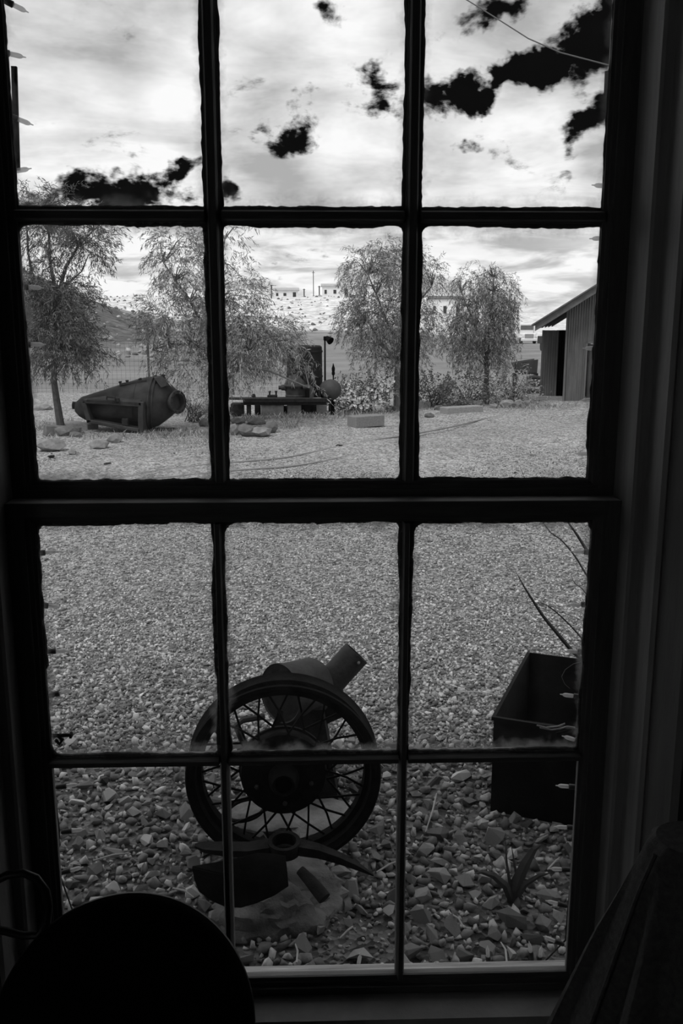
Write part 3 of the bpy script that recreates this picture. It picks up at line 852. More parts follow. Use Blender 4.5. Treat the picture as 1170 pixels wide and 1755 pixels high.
while cnt < 300 and tries < 20000:
    tries += 1
    y = .38 + 1.25 * rng.random() ** 1.5; x = rng.uniform(-.75, .95) * (1 + .25 * y)
    if not inview(x, y): continue
    r = rng.uniform(.022, .039) * (1.0 if rng.random() < .8 else 1.35)
    if y > 1.0: r *= .8
    if in_trough((x, y), r) or in_boulder((x, y)) or clash(x, y, r): continue
    if .42 < y < .62 and .02 < x < .2 and rng.random() < .7: continue
    if abs(y - .90) < .06 and abs(x - WC.x) < .16: continue
    cell.setdefault((int(x // .08), int(y // .08)), []).append((x, y, r))
    o = bpy.data.objects.new('stone', big_me[cnt % len(big_me)]); COL.objects.link(o)
    tone = ('pale', 'grey', 'grey', 'dark')[rng.randrange(4)]
    o.material_slots[0].link = 'OBJECT'; o.material_slots[0].material = MATS[{'pale': 'stone_pale', 'grey': 'stone', 'dark': 'stone_dark'}[tone]]
    if x < -.36: zone = 'left of the spoked wheel' if y > .75 else 'at the window foot left of the black blade'
    elif x < .19: zone = 'under and around the spoked wheel' if y > .80 else 'around the boulder below the pick head'
    else: zone = 'left of the metal trough' if y > 1.05 else ('between the trough and the weed' if y > .72 else 'near the sill below the weed')
    size = 'large' if r > .032 else ('mid-sized' if r > .026 else 'small')
    o.scale = (r * rng.uniform(1, 1.2), r * rng.uniform(.9, 1.1), r * rng.uniform(.8, 1.15))
    o.rotation_euler = (rng.uniform(-.6, .6), rng.uniform(-.6, .6), rng.uniform(0, 6.28))
    o.location = (x, y, r * .42)
    tag(o, f'{size} {tone} broken stone {zone}', 'stone', f'{size} {tone} stones {zone}')
    cnt += 1
def scatter(kinds, pos, rad, zoff, mname, oname, label):
    Vs, Fs, o = [], [], 0
    k = nr.integers(0, len(kinds), len(pos))
    for ki, (v, t) in enumerate(kinds):
        sel = np.where(k == ki)[0]; n = len(sel)
        if not n: continue
        # random rotation
        q = nr.normal(size=(n, 4)); q[:, 0] *= 2.0; q[:, 3] *= 2.0; q /= np.linalg.norm(q, axis=1)[:, None]
        w_, x_, y_, z_ = q.T
        Rm = np.stack([1 - 2 * (y_ * y_ + z_ * z_), 2 * (x_ * y_ - z_ * w_), 2 * (x_ * z_ + y_ * w_), 2 * (x_ * y_ + z_ * w_), 1 - 2 * (x_ * x_ + z_ * z_), 2 * (y_ * z_ - x_ * w_), 2 * (x_ * z_ - y_ * w_), 2 * (y_ * z_ + x_ * w_), 1 - 2 * (x_ * x_ + y_ * y_)], -1).reshape(n, 3, 3)
        vv_ = np.einsum('nij,vj->nvi', Rm, v) * rad[sel][:, None, None]
        vv_ += np.concatenate([pos[sel], (rad[sel] * zoff)[:, None]], 1)[:, None, :]
        Vs.append(vv_.reshape(-1, 3)); Fs.append((t[None] + (np.arange(n) * len(v))[:, None, None]).reshape(-1, 3) + o); o += n * len(v)
    ob = bigmesh(oname, np.concatenate(Vs), np.concatenate(Fs), mname)
    return tag(ob, label, 'gravel', None, 'stuff')
# medium stones near the wall
ps, rs = [], []
for _ in range(42000):
    y = .08 + 3.2 * rng.random() ** 1.6; x = rng.uniform(-1.1, 1.25) * (.75 + .40 * y)
    if in_trough((x, y), .01) or (in_boulder((x, y)) and y < .9): continue
    r = (.007 + .021 * rng.random() ** 1.3) * (1.0 if y < 1.3 else max(.5, 1.0 - (y - 1.3) * .35))
    if .36 < y < .62 and .02 < x < .2:
        r *= .5
        if rng.random() < .6: continue
    if clash(x, y, r, .50): continue
    cell.setdefault((int(x // .08), int(y // .08)), []).append((x, y, r))
    ps.append((x, y)); rs.append(r)
scatter(KINDS, np.array(ps), np.array(rs), .40, 'gravel_stone', 'gravel', 'coarse broken gravel below the window')
# fine gravel of the yard
n = 70000
y = 1.5 + 8.3 * (1 - np.sqrt(1 - nr.random(n))); x = nr.uniform(-1, 1, n) * (.95 + .40 * y) + .03 * y
pos = np.stack([x, y], 1)
ok = np.array([not in_trough(p, .01) for p in pos]) & ~((y < 1.25) & (((x + .08) / .2) ** 2 + ((y - 1.1) / .13) ** 2 < 1))
pos = pos[ok]; rad = nr.uniform(.0055, .0125, len(pos)) * np.where(nr.random(len(pos)) < .04, 1.6, 1)
scatter(FINE, pos, rad, .30, 'gravel_fine', 'fine_gravel', 'fine grey gravel covering the yard')
# ================================================================== MID YARD
# ---- foliage generator
def strands(starts, dirs, steps, seg, droop, leaf_l, leaf_w, per, seed, spread=.9):
    """hanging twigs with narrow leaves; returns leaf quads (V, F) and twig paths"""
    g = np.random.default_rng(seed); n = len(starts)
    p = starts.copy(); d = dirs / np.linalg.norm(dirs, axis=1)[:, None]
    LV_, paths = [], [p.copy()]
    for s_ in range(steps):
        d = d + np.array([0, 0, -droop]) + g.normal(0, .10, (n, 3)); d /= np.linalg.norm(d, axis=1)[:, None]
        p = p + d * seg; paths.append(p.copy())
        for _ in range(per):
            ld = d * .7 + g.normal(0, spread, (n, 3)) * .55 + np.array([0, 0, -.35]); ld /= np.linalg.norm(ld, axis=1)[:, None]
            sd_ = np.cross(ld, g.normal(0, 1, (n, 3))); sd_ /= np.linalg.norm(sd_, axis=1)[:, None] + 1e-9
            L_ = leaf_l * g.uniform(.6, 1.2, (n, 1)); W_ = leaf_w * g.uniform(.7, 1.2, (n, 1))
            b = p + g.normal(0, seg * .3, (n, 3))
            LV_.append(np.stack([b, b + ld * L_ * .45 + sd_ * W_, b + ld * L_, b + ld * L_ * .45 - sd_ * W_], 1))
    A = np.concatenate(LV_).reshape(-1, 3)
    return A, np.arange(len(A)).reshape(-1, 4), np.stack(paths, 1)
def lobe_points(lobes, Y, n, seed, yspread=.8, up_=0.0, sc=1.0):
    g = np.random.default_rng(seed); px_m = FPX / (Y + 1.45)
    wts = np.array([l[4] * l[2] * l[3] for l in lobes]); wts /= wts.sum()
    k = g.choice(len(lobes), n, p=wts); C_ = np.array([tuple(at(l[0], l[1] - up_, Y)) for l in lobes])
    rad = np.array([(l[2] / px_m, l[2] / px_m * yspread, l[3] / px_m) for l in lobes]) * sc
    u = g.normal(size=(n, 3)); u /= np.linalg.norm(u, axis=1)[:, None]
    rr = g.random(n) ** .42
    return C_[k] + u * rad[k] * rr[:, None], u, C_[k]
def tree(label, basepx, trunk, tr, lobes, Y, n, leafm, barkm, seed, droop=.22, steps=8, seg=.038, leaf=(.075, .0048), per=3, limbs=(), nlimb=26, group='small trees along the yard edge'):
    b = at(basepx[0], basepx[1], Y); b.z = float(terrain_h(b.x, b.y))
    t = thing('willowy_tree', label, 'tree', b, group)
    g = np.random.default_rng(seed)
    path = [at(px, py, Y) for px, py in trunk]; path[0].z = b.z - .03
    k = len(path)
    MB().tube(path, [tr * (1 - .62 * i / (k - 1)) for i in range(k)], 9).build('trunk', barkm, t, True)
    S, u, C_ = lobe_points(lobes, Y, n, seed, .8, 13.0, .80)
    # boughs drawn by hand, then finer branches that reach the strands
    ends = []
    for lp in limbs:
        q = [at(a, c_, Y + dy) for a, c_, dy in lp]
        MB().tube(q, [tr * .50 * (1 - .75 * i / (len(q) - 1)) for i in range(len(q))], 6).build('branch', barkm, t, True)
        ends += q[1:]
    nodes = ends + path[k // 2:]
    tw = MB()
    pick_ = g.choice(n, min(nlimb * 6, n), replace=False)
    for j, i in enumerate(pick_):
        e = Vector(S[i]); a = min(nodes, key=lambda q: (q - e).length + max(0, q.z - e.z) * .6)
        m_ = (a + e) / 2 + Vector((g.normal(0, .03), g.normal(0, .03), .06 + .04 * g.random()))
        tw.tube([a, m_, e], [tr * .17, tr * .11, tr * .05], 4, False)
    tag(tw.build('twigs', barkm, t), None, None, None, 'stuff')
    dirs = u * np.array([.8, .8, .5]) + g.normal(0, .35, (n, 3)) + np.array([0, 0, .30])
    V_, F_, _ = strands(S, dirs, steps, seg, droop, leaf[0], leaf[1], per, seed + 1)
    fo = bigmesh('foliage', V_, F_, leafm, t, ORG[t.name]); tag(fo, None, None, None, 'stuff')
    return t
tree('slim tree with dark low foliage at the far left, its trunk leaning by the rocks', (106, 747), [(106, 747), (101, 712), (96, 680), (92, 650), (94, 600), (97, 540), (97, 500)], .055,
     [(100, 590, 62, 62, 1.6), (60, 520, 40, 70, .8), (110, 520, 55, 40, .9), (150, 420, 48, 48, .75), (90, 420, 50, 60, .6), (60, 385, 40, 50, .5), (115, 365, 45, 30, .35), (150, 620, 30, 30, .9)], 10.55, 1150, 'leaf_dark', 'bark_dark', 71,
     limbs=[[(97, 510, 0), (86, 450, 0), (84, 400, .1), (80, 360, .1)], [(97, 515, 0), (112, 460, 0), (135, 420, -.1), (160, 395, -.1)], [(97, 520, 0), (112, 490, .1), (140, 465, .2)], [(95, 560, 0), (60, 500, 0), (48, 430, .1), (45, 370, .1)]], droop=.14)
tree('wide feathery tree spreading over the boiler and the black tank', (386, 742), [(386, 742), (384, 700), (380, 660), (374, 625), (366, 595)], .06,
     [(320, 470, 70, 62, .9), (300, 420, 48, 28, .55), (300, 560, 62, 60, 1.0), (400, 540, 55, 85, .9), (430, 600, 80, 58, 1.1), (395, 640, 60, 35, 1.0), (330, 635, 60, 35, .9), (390, 420, 30, 40, .4), (480, 590, 36, 30, .8), (515, 640, 26, 22, .55), (545, 672, 16, 10, .5), (270, 610, 30, 35, .5)], 11.0, 1300, 'leaf_light', 'bark', 83,
     limbs=[[(368, 600, 0), (350, 560, 0), (325, 515, -.1), (300, 480, -.1), (280, 450, -.1)], [(366, 595, 0), (372, 520, 0), (380, 450, .1), (385, 410, .1)], [(376, 632, 0), (420, 600, -.1), (470, 585, -.2), (510, 580, -.2)], [(380, 660, 0), (410, 630, -.2), (460, 635, -.3), (530, 665, -.35)], [(368, 605, 0), (330, 590, 0), (290, 590, 0), (262, 600, 0)]], droop=.20)
tree('bushy drooping tree with a straight trunk right of the black tank', (680, 706), [(680, 706), (680, 660), (681, 620), (683, 590), (688, 560)], .06,
     [(640, 480, 55, 50, .9), (690, 470, 55, 40, .8), (735, 480, 30, 30, .5), (655, 440, 35, 18, .4), (640, 560, 62, 50, 1.1), (700, 560, 55, 60, .8), (650, 615, 45, 28, .9), (600, 560, 24, 40, .6), (695, 620, 35, 25, .7)], 13.4, 1150, 'leaf_mid', 'bark', 97,
     limbs=[[(683, 592, 0), (660, 545, 0), (645, 505, 0), (630, 470, 0)], [(681, 620, 0), (655, 590, -.1), (630, 550, -.2), (612, 530, -.2)], [(685, 575, 0), (690, 520, 0), (700, 470, 0), (712, 440, 0)], [(688, 560, 0), (715, 520, .1), (740, 490, .1)]], droop=.26)
tree('round weeping tree standing left of the corrugated shed', (833, 691), [(833, 691), (833, 660), (834, 630), (833, 600), (830, 575)], .065,
     [(828, 560, 62, 50, 1.1), (810, 505, 45, 35, .6), (850, 505, 35, 35, .55), (785, 585, 32, 40, .9), (868, 535, 20, 28, .6), (855, 590, 26, 50, .9), (825, 620, 50, 30, .8), (835, 475, 25, 15, .25)], 14.9, 1150, 'leaf_mid', 'bark', 113,
     limbs=[[(832, 600, 0), (815, 560, 0), (800, 525, 0), (790, 500, 0)], [(832, 600, 0), (840, 550, 0), (845, 500, 0), (845, 475, 0)], [(833, 610, 0), (860, 560, -.1), (880, 535, -.1)], [(833, 615, 0), (805, 580, -.1), (780, 565, -.1)]], droop=.32)

def bush(name, label, lobes, Y, n, leafm, seed, leaf=(.05, .012), steps=6, seg=.035, droop=.05, flowers=0, cat='bush', group='shrubs along the yard edge'):
    c_ = at(lobes[0][0], lobes[0][1], Y)
    t = thing(name, label, cat, (c_.x, Y, 0), group)
    S, u, C_ = lobe_points(lobes, Y, n, seed, .7)
    S[:, 2] = np.maximum(S[:, 2], .04)
    g = np.random.default_rng(seed)
    st_ = MB()
    for i in g.choice(n, min(28, n), replace=False):
        e = Vector(S[i]); st_.tube([Vector((c_.x + g.normal(0, .06), Y + g.normal(0, .05), 0)), (e + Vector((c_.x, Y, 0))) / 2 + Vector((0, 0, .05)), e], [.010, .007, .003], 4, False)
    tag(st_.build('stems', 'bark', t), None, None, None, 'stuff')
    V_, F_, _ = strands(S, u + np.array([0, 0, .5]), steps, seg, droop, leaf[0], leaf[1], 2, seed + 1, 1.2)
    V_[:, 2] = np.maximum(V_[:, 2], .005)
    tag(bigmesh('foliage', V_, F_, leafm, t, ORG[t.name]), None, None, None, 'stuff')
    if flowers:
        S2, u2, _ = lobe_points(lobes, Y - .1, flowers, seed + 5, .8)
        fl = MB()
        for p in S2:
            c2 = Vector(p); c2.z = max(c2.z, .1)
            for k in range(4):
                a = k * math.pi / 2 + g.random(); d = Vector((math.cos(a), -.5 + .3 * g.normal(), math.sin(a))) * .026; e_ = Vector((-math.sin(a), 0, math.cos(a))) * .013
                fl.add([c2, c2 + d * .6 + e_, c2 + d, c2 + d * .6 - e_], [(0, 1, 2, 3)])
        tag(fl.build('blossoms', 'blossom', t, flip=False), None, None, None, 'stuff')
    return t
bush('flowering_bush', 'bush dotted with pale flowers between the black tank and a tree', [(612, 685, 32, 26, 1), (645, 675, 28, 24, .8), (595, 665, 18, 18, .6), (575, 695, 15, 14, .7), (655, 655, 20, 14, .6)], 13.2, 230, 'leaf_bush', 201, flowers=130)
bush('shrub', 'grey-leaved low shrub at the foot of the drooping tree', [(740, 672, 24, 26, 1), (722, 690, 14, 16, .8), (765, 680, 22, 22, .9)], 13.9, 170, 'leaf_bush', 211)
bush('shrub', 'low shrub spreading around the weeping tree trunk', [(800, 670, 35, 28, 1), (780, 690, 20, 14, .8), (855, 675, 25, 25, .8)], 14.5, 210, 'leaf_bush', 221)
bush('shrub', 'loose dry shrub beside the shed corner', [(880, 665, 28, 26, 1), (905, 685, 18, 16, .8), (860, 690, 20, 12, .7), (925, 692, 12, 8, .5)], 14.6, 170, 'dry_grass', 231, leaf=(.06, .006))
bush('shrub', 'scrubby bush under the wide feathery tree behind the boiler', [(330, 690, 24, 14, 1), (365, 705, 18, 12, .8)], 12.0, 70, 'dry_grass', 241, leaf=(.06, .006))

# ---- dry grass
def grass(name, label, spots, seed, m='dry_grass'):
    g = np.random.default_rng(seed); VV = []
    for px, py, sx, sy_, n_, h in spots:
        c_ = G(px, py); s_ = FPX / ((c_.y + 1.45))
        bx = c_.x + g.normal(0, sx / s_, n_); by = c_.y + g.normal(0, sy_ / s_ * 6, n_)
        b = np.stack([bx, by, np.zeros(n_)], 1)
        hh = h * g.uniform(.4, 1.2, (n_, 1)); d = np.concatenate([g.normal(0, .45, (n_, 2)), np.ones((n_, 1))], 1) * hh
        sd_ = np.concatenate([g.normal(0, 1, (n_, 2)), np.zeros((n_, 1))], 1); sd_ /= np.linalg.norm(sd_, axis=1)[:, None]; w_ = .004
        VV.append(np.stack([b - sd_ * w_, b + sd_ * w_, b + d * np.array([.6, .6, .7]) + sd_ * w_ * .6, b + d], 1))
    A = np.concatenate(VV).reshape(-1, 3)
    return tag(bigmesh(name, A, np.arange(len(A)).reshape(-1, 4), m), label, 'grass', None, 'stuff')
grass('dry_grass', 'dry grass tufts around the boiler, engine and rocks', [(330, 705, 28, 8, 900, .10), (430, 722, 30, 3, 500, .09), (520, 720, 40, 3, 800, .11), (180, 752, 60, 4, 600, .08), (290, 745, 40, 4, 700, .07), (500, 735, 8, 2, 60, .14), (85, 735, 25, 5, 300, .12),
                                                                     (600, 712, 40, 2, 300, .08), (700, 705, 40, 2, 300, .08), (880, 700, 50, 3, 500, .08), (940, 697, 20, 2, 200, .06), (330, 760, 40, 4, 250, .04), (560, 735, 40, 4, 120, .03)], 301)

# ---- rocks and timbers
ROCKS = [(88, 762, 24, 13, 'rock', 'pale rounded rock at the left window edge below the leaning trunk'), (170, 762, 17, 9, 'rock', 'jagged pale rock in front of the boiler, left of a taller one'), (196, 752, 13, 10, 'rock', 'pointed pale rock right below the boiler opening'),
         (112, 740, 22, 12, 'rock_dark', 'dark rock behind the leaning trunk'), (130, 746, 12, 8, 'rock_dark', 'small dark rock under the boiler front'), (124, 775, 8, 5, 'rock', 'small half-buried rock beside the pale rounded rock'),
         (349, 724, 10, 9, 'rock_dark', 'dark rounded stone by the muntin right of the boiler'), (75, 700, 18, 8, 'rock', 'flat pale rock behind the timbers at far left'), (283, 743, 10, 5, 'rock_dark', 'low rock under the boiler right end'),
         (400, 736, 10, 10, 'rock', 'pale rock beside the feathery tree trunk'), (424, 737, 16, 11, 'rock_dark', 'dark squarish rock in the heap below the engine'), (447, 739, 18, 9, 'rock', 'broad rock at the front of the heap below the engine'),
         (440, 723, 16, 8, 'rock_dark', 'dark rock on top of the heap below the engine'), (465, 732, 11, 12, 'rock_dark', 'upright rock at the right end of the heap below the engine'), (408, 722, 14, 7, 'rock_dark', 'low rock behind the heap below the engine'),
         (845, 697, 8, 6, 'rock', 'small white rock right of the far timber'), (870, 692, 14, 9, 'rock', 'broad rock in the row left of the shed'), (888, 692, 9, 7, 'rock', 'middle rock in the row left of the shed'), (902, 690, 8, 6, 'rock', 'last rock in the row left of the shed'),
         (802, 690, 14, 7, 'rock_dark', 'dark rock behind the far timber'), (818, 692, 10, 6, 'rock_dark', 'dark small rock behind the right end of the far timber'), (735, 712, 9, 5, 'rock_dark', 'dark rock at the muntin beside the short timber'), (752, 700, 10, 7, 'rock_dark', 'dark rock right of the short timber'), (668, 700, 8, 5, 'rock_dark', 'small dark rock at the drooping tree foot')]
for i, (px, py, rx, rz, m, lab) in enumerate(ROCKS):
    c_ = G(px, py + rz * .8); s_ = FPX / (c_.y + 1.45)
    pts = blob((c_.x, c_.y, rz / s_ * .75), (rx / s_, rx / s_ * .8, rz / s_), 400 + i, 26, 0, .22)
    o = MB().hull(pts).build('rock', m); tag(o, lab, 'rock', 'rocks edging the yard')
def timber(a, b, h, dpt, m, label, rot=0, lift=0.0):
    A, B = G(*a), G(*b); c_ = (A + B) / 2; d = (B - A); L_ = d.length
    rz = math.atan2(d.y, d.x)
    c_ = c_ + Vector((-math.sin(rz), math.cos(rz), 0)) * dpt / 2
    o = MB().bbox((-L_ / 2, -dpt / 2, -h / 2), (L_ / 2, dpt / 2, h / 2), .008, Matrix.Rotation(rz, 3, 'Z') @ Matrix.Rotation(R(rot), 3, 'Y'), (c_.x, c_.y, h / 2 + lift)).build('timber_block', m)
    return tag(o, label, 'timber', 'timbers edging the yard')
timber((610, 734), (659, 730), .155, .22, 'timber_pale', 'squared pale timber block lying below the flowering bush')
timber((766, 713), (828, 709), .125, .2, 'timber', 'squared timber lying in front of the weeping tree')
timber((712, 703), (738, 700), .11, .2, 'timber', 'short timber piece by the muntin left of the weeping tree')
timber((78, 735), (150, 742), .11, .2, 'timber', 'long weathered timber behind the leaning trunk')
timber((80, 752), (140, 748), .13, .16, 'rock_dark', 'dark split timber under the weathered timber at far left', 6, .01)

# ---- old boiler
BYb = 10.75; bs = FPX / 12.15
def bp(px, py, dy=0.0): return at(px, py, BYb + dy)
b0 = bp(222, 741); b0.z = 0
boiler = thing('old_boiler', 'rusty riveted boiler vessel with a large open firebox lying on its side', 'boiler', (b0.x, BYb, 0))
secs = [(131, 697, 9, .10), (140, 697, 17, .19), (152, 698, 22, .25), (180, 694, 27, .31), (210, 690, 33, .36), (235, 689, 40, .40), (250, 689, 43, .42), (262, 689, 44, .42), (276, 690, 40, .38), (290, 689, 30, .28), (300, 689, 21, .19)]
mb = MB(); NS = 36
for px, py, hh, hd_ in secs:
    c_ = bp(px, py, .12 + (px - 222) * .0012)
    for j in range(NS):
        a = 2 * math.pi * j / NS
        e = .85
        ca, sa = math.cos(a), math.sin(a)
        mb.v.append((c_.x + (hh / bs) * .12 * sa, c_.y + math.copysign(abs(ca) ** e, ca) * hd_, c_.z + math.copysign(abs(sa) ** e, sa) * hh / bs))
for i in range(len(secs) - 1):
    for j in range(NS):
        mb.f.append((i * NS + j, i * NS + (j + 1) % NS, (i + 1) * NS + (j + 1) % NS, (i + 1) * NS + j))
mb.f.append(tuple(range(NS - 1, -1, -1))); mb.f.append(tuple((len(secs) - 1) * NS + j for j in range(NS)))
mb.build('shell', 'boiler_rust', boiler, True)
# ribs round the shell
def rib(px, py, hh, hd_, wpx, name='band'):
    c_ = bp(px, py, .12 + (px - 222) * .0012); q = []
    for j in range(33):
        a = 2 * math.pi * j / 32; ca, sa = math.cos(a), math.sin(a)
        q.append((c_.x + (hh / bs) * .12 * sa, c_.y + math.copysign(abs(ca) ** .85, ca) * hd_, c_.z + math.copysign(abs(sa) ** .85, sa) * hh / bs))
    MB().tube(q, wpx / bs, 6, False).build(name, 'boiler_rust', boiler, True)
rib(262, 689, 44.5, .425, 1.6); rib(268, 689, 43.5, .415, 1.2); rib(237, 689, 40.5, .402, .9)
# firebox hood and opening frame, facing the window
yf = -.38
def quadbar(a, b, w_, d_, name, m='boiler_rust'):
    A, B = bp(*a, yf), bp(*b, yf); dd = B - A
    rot = Matrix.Rotation(-math.atan2(dd.z, dd.x), 3, 'Y')
    return MB().bbox((-dd.length / 2 - w_ * .3, -d_ / 2, -w_ / 2), (dd.length / 2 + w_ * .3, d_ / 2, w_ / 2), .008, rot, (A + B) / 2 + Vector((0, d_ / 2, 0))).build(name, m, boiler)
quadbar((143, 688), (240, 693), .05, .30, 'hood'); quadbar((150, 722), (238, 738), .045, .28, 'lower_lip'); quadbar((241, 692), (241, 738), .07, .30, 'jamb'); quadbar((142, 690), (152, 722), .06, .30, 'jamb')
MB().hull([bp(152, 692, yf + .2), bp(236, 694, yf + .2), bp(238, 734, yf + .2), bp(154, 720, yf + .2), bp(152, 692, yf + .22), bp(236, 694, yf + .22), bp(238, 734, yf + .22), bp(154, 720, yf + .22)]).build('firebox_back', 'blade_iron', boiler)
MB().bbox(bp(214, 724, yf + .02) - Vector((.04, 0, .05)), bp(214, 724, yf + .02) + Vector((.04, .05, .05)), .008).build('grate_bracket', 'rust_dark', boiler)
MB().hull([bp(150, 683, yf), bp(235, 690, yf), bp(240, 692, yf), bp(152, 683, .1), bp(225, 672, .1), bp(245, 672, .0), bp(146, 690, yf), bp(240, 697, yf)]).build('hood_plate', 'boiler_rust', boiler)
for a, b in (((183, 685), (197, 686)),):
    MB().tube([bp(*a, yf - .02), bp(a[0], a[1] - 5, yf - .02), bp(b[0], b[1] - 5, yf - .02), bp(*b, yf - .02)], .012, 6).build('hood_handle', 'rust_dark', boiler, True)
MB().bbox(bp(201, 685, yf) - Vector((.025, .02, .03)), bp(201, 685, yf) + Vector((.025, .03, .02)), .006).build('latch', 'rust_dark', boiler)
# flanged mouth at the right end
fa = Vector((.80, -.55, .06)).normalized(); fc = bp(300, 689, .02)
fl = MB().lathe([(.115, -.06), (.115, .02), (.150, .025), (.155, .035), (.155, .055), (.150, .06), (.112, .06), (.110, -.02), (0, -.02)], fc, fa, 32).build('mouth_flange', 'boiler_rust', boiler, True)
u1, u2 = perp(fa)
for k in range(12):
    a = k * math.pi / 6
    MB().lathe([(.009, 0), (.009, .010), (0, .012)], fc + fa * .06 + (u1 * math.cos(a) + u2 * math.sin(a)) * .134, fa, 6).build('bolt', 'rust_dark', fl)
# lids on top
ht = bp(228, 656, .05)
lid = MB().hull([bp(205, 661, -.10), bp(250, 653, -.10), bp(207, 657, .25), bp(250, 649, .25), bp(205, 657, -.10), bp(250, 650, -.10), bp(206, 661, .25)]).build('manhole_lid', 'boiler_rust', boiler)
for px, py in ((206, 655), (218, 653), (240, 650)):
    MB().lathe([(.014, -.03), (.014, .0), (.022, .0), (.022, .018), (0, .022)], bp(px, py + 1, -.03), Vector((-.1, 0, 1)), 8).build('bolt', 'rust_dark', lid)
MB().hull([bp(264, 648, -.1), bp(279, 646, -.1), bp(289, 660, -.12), bp(276, 664, -.14), bp(264, 645, .1), bp(280, 643, .1), bp(291, 658, .08)]).build('inspection_plate', 'boiler_rust', boiler)
MB().lathe([(.022, 0), (.022, .04), (.012, .05), (0, .05)], bp(279, 648, -.02), Vector((.2, -.1, 1)), 8).build('bolt', 'rust_dark', boiler)
MB().lathe([(.05, 0), (.05, .05), (.02, .06), (0, .06)], bp(131, 695, .1), Vector((-1, -.2, .1)), 14).build('stub_pipe', 'boiler_rust', boiler, True)
MB().bbox(bp(170, 741, .1) - Vector((.25, .2, .13)), bp(240, 741, .15) + Vector((.1, .15, .0)), .01).build('cradle', 'rust_dark', boiler)
MB().bbox(bp(262, 741, .1) - Vector((.05, .2, .02)), bp(285, 735, .15) + Vector((.1, .15, .0)), .01).build('cradle', 'rust_dark', boiler)

# ---- stationary engine, tank, drum and lamp
EY = 12.75
def ep(px, py, dy=0.0): return at(px, py, EY + dy)
es = FPX / (EY + 1.45)
tkc = ep(522, 690, .35); tkb = Vector((tkc.x, tkc.y, 0))
ztop = ep(522, 592, .35).z
tank = thing('vertical_tank', 'tall black vertical tank behind the engine', 'tank', tkb)
rt_ = 30 / (FPX / (EY + .35 + 1.45))
MB().lathe([(rt_ * 1.08, 0), (rt_ * 1.08, .04), (rt_ * 1.03, .05), (rt_, ztop - .07), (rt_, ztop - .06), (rt_ * .99, ztop - .02), (rt_ * .90, ztop), (0, ztop + .01)], tkb, (0, 0, 1), 40).build('shell', 'tank_black', tank, True)
for z in (ztop - .09, ztop * .55):
    MB().lathe([(rt_ + .002, -.015), (rt_ + .010, -.012), (rt_ + .010, .012), (rt_ + .002, .015)], tkb + Vector((0, 0, z)), (0, 0, 1), 40, closed=True).build('band', 'rust_dark', tank, True)
eg = ep(480, 711); eg.z = 0
eng = thing('stationary_engine', 'rusty stationary engine on a long rail frame with concrete feet', 'engine', eg)
def ebox(a, b, d0, d1, name, m, par=None, bev=.008):
    A, B = ep(a[0], a[1], d0), ep(b[0], b[1], d0)
    return MB().bbox((min(A.x, B.x), EY + d0, max(0, min(A.z, B.z))), (max(A.x, B.x), EY + d1, max(A.z, B.z)), bev).build(name, m, par or eng)
ebox((416, 683), (566, 690), -.22, -.14, 'rail', 'rust_dark'); ebox((392, 681), (545, 685), .14, .22, 'rail', 'rust_dark'); ebox((412, 690), (560, 694), -.20, -.16, 'rail', 'rust_dark')
ebox((395, 692), (417, 712), -.1, .15, 'foot', 'rust_dark'); ebox((447, 694), (486, 713), -.18, .1, 'concrete_block', 'rock_dark'); ebox((492, 694), (516, 713), -.16, .1, 'concrete_block', 'rock_dark'); ebox((486, 696), (560, 712), .1, .2, 'back_wall', 'rust_dark')
ebox((542, 690), (560, 708), -.06, .1, 'concrete_block', 'timber_pale'); ebox((422, 690), (430, 712), -.18, -.1, 'foot', 'rust_dark'); ebox((436, 692), (446, 712), -.05, .1, 'foot', 'rust_dark')
ec = ep(506, 681, -.02)
cyl = MB().lathe([(.15, 0), (.155, .03), (.145, .045), (.155, .13), (.165, .16), (.185, .17), (.185, .19), (.165, .20), (.15, .25), (.11, .29), (.09, .33), (.06, .35), (0, .35)], ec, (0, 0, 1), 28).build('engine_casting', 'rust_mid', eng, True)
MB().lathe([(.05, 0), (.055, .05), (.045, .06), (.045, .10), (.03, .115), (.03, .15), (0, .15)], ep(494, 664, -.05), (-1, -.1, 0), 16).build('side_cover', 'rust_mid', eng, True)
MB().tube([ep(512, 652, -.05), ep(505, 645, -.08), ep(512, 640, -.08), ep(520, 646, -.06), ep(523, 654, -.06)], .022, 8).build('rocker', 'rust_dark', eng, True)
MB().lathe([(.03, 0), (.035, .02), (.02, .03), (.02, .07), (.03, .08), (0, .09)], ep(500, 648, -.06), (-.2, 0, 1), 12).build('valve', 'rust_mid', eng, True)
el_ = [ep(519, 664, -.16)] + [ep(527 + 7 * math.sin(a), 669 - 7 * math.cos(a) + 1, -.16) for a in np.linspace(0, math.pi / 2, 6)] + [ep(534, 684, -.16)]
MB().tube(el_, .036, 12).build('exhaust_elbow', 'drum_grey', eng, True)
MB().bbox(ep(466, 679, -.1) - Vector((.07, .05, .03)), ep(466, 679, -.1) + Vector((.08, .05, .02)), .008).build('bearing_cap', 'rust_dark', eng)
for px in (462, 473): MB().lathe([(.013, 0), (.013, .05), (.02, .05), (.02, .07), (0, .075)], ep(px, 678, -.1), (0, 0, 1), 8).build('bolt', 'rust_dark', eng)
MB().lathe([(.028, 0), (.03, .06), (.02, .08), (0, .08)], ep(436, 684, -.15), (-.25, 0, 1), 10).build('oil_cup', 'rust_dark', eng, True)
MB().tube([ep(400, 683, -.18), ep(560, 684, -.18)], .018, 8).build('pipe', 'rust_mid', eng, True)
ebox((568, 688), (573, 713), -.05, .02, 'foot', 'blade_iron'); ebox((535, 682), (551, 686), -.2, -.12, 'bracket', 'timber_pale')
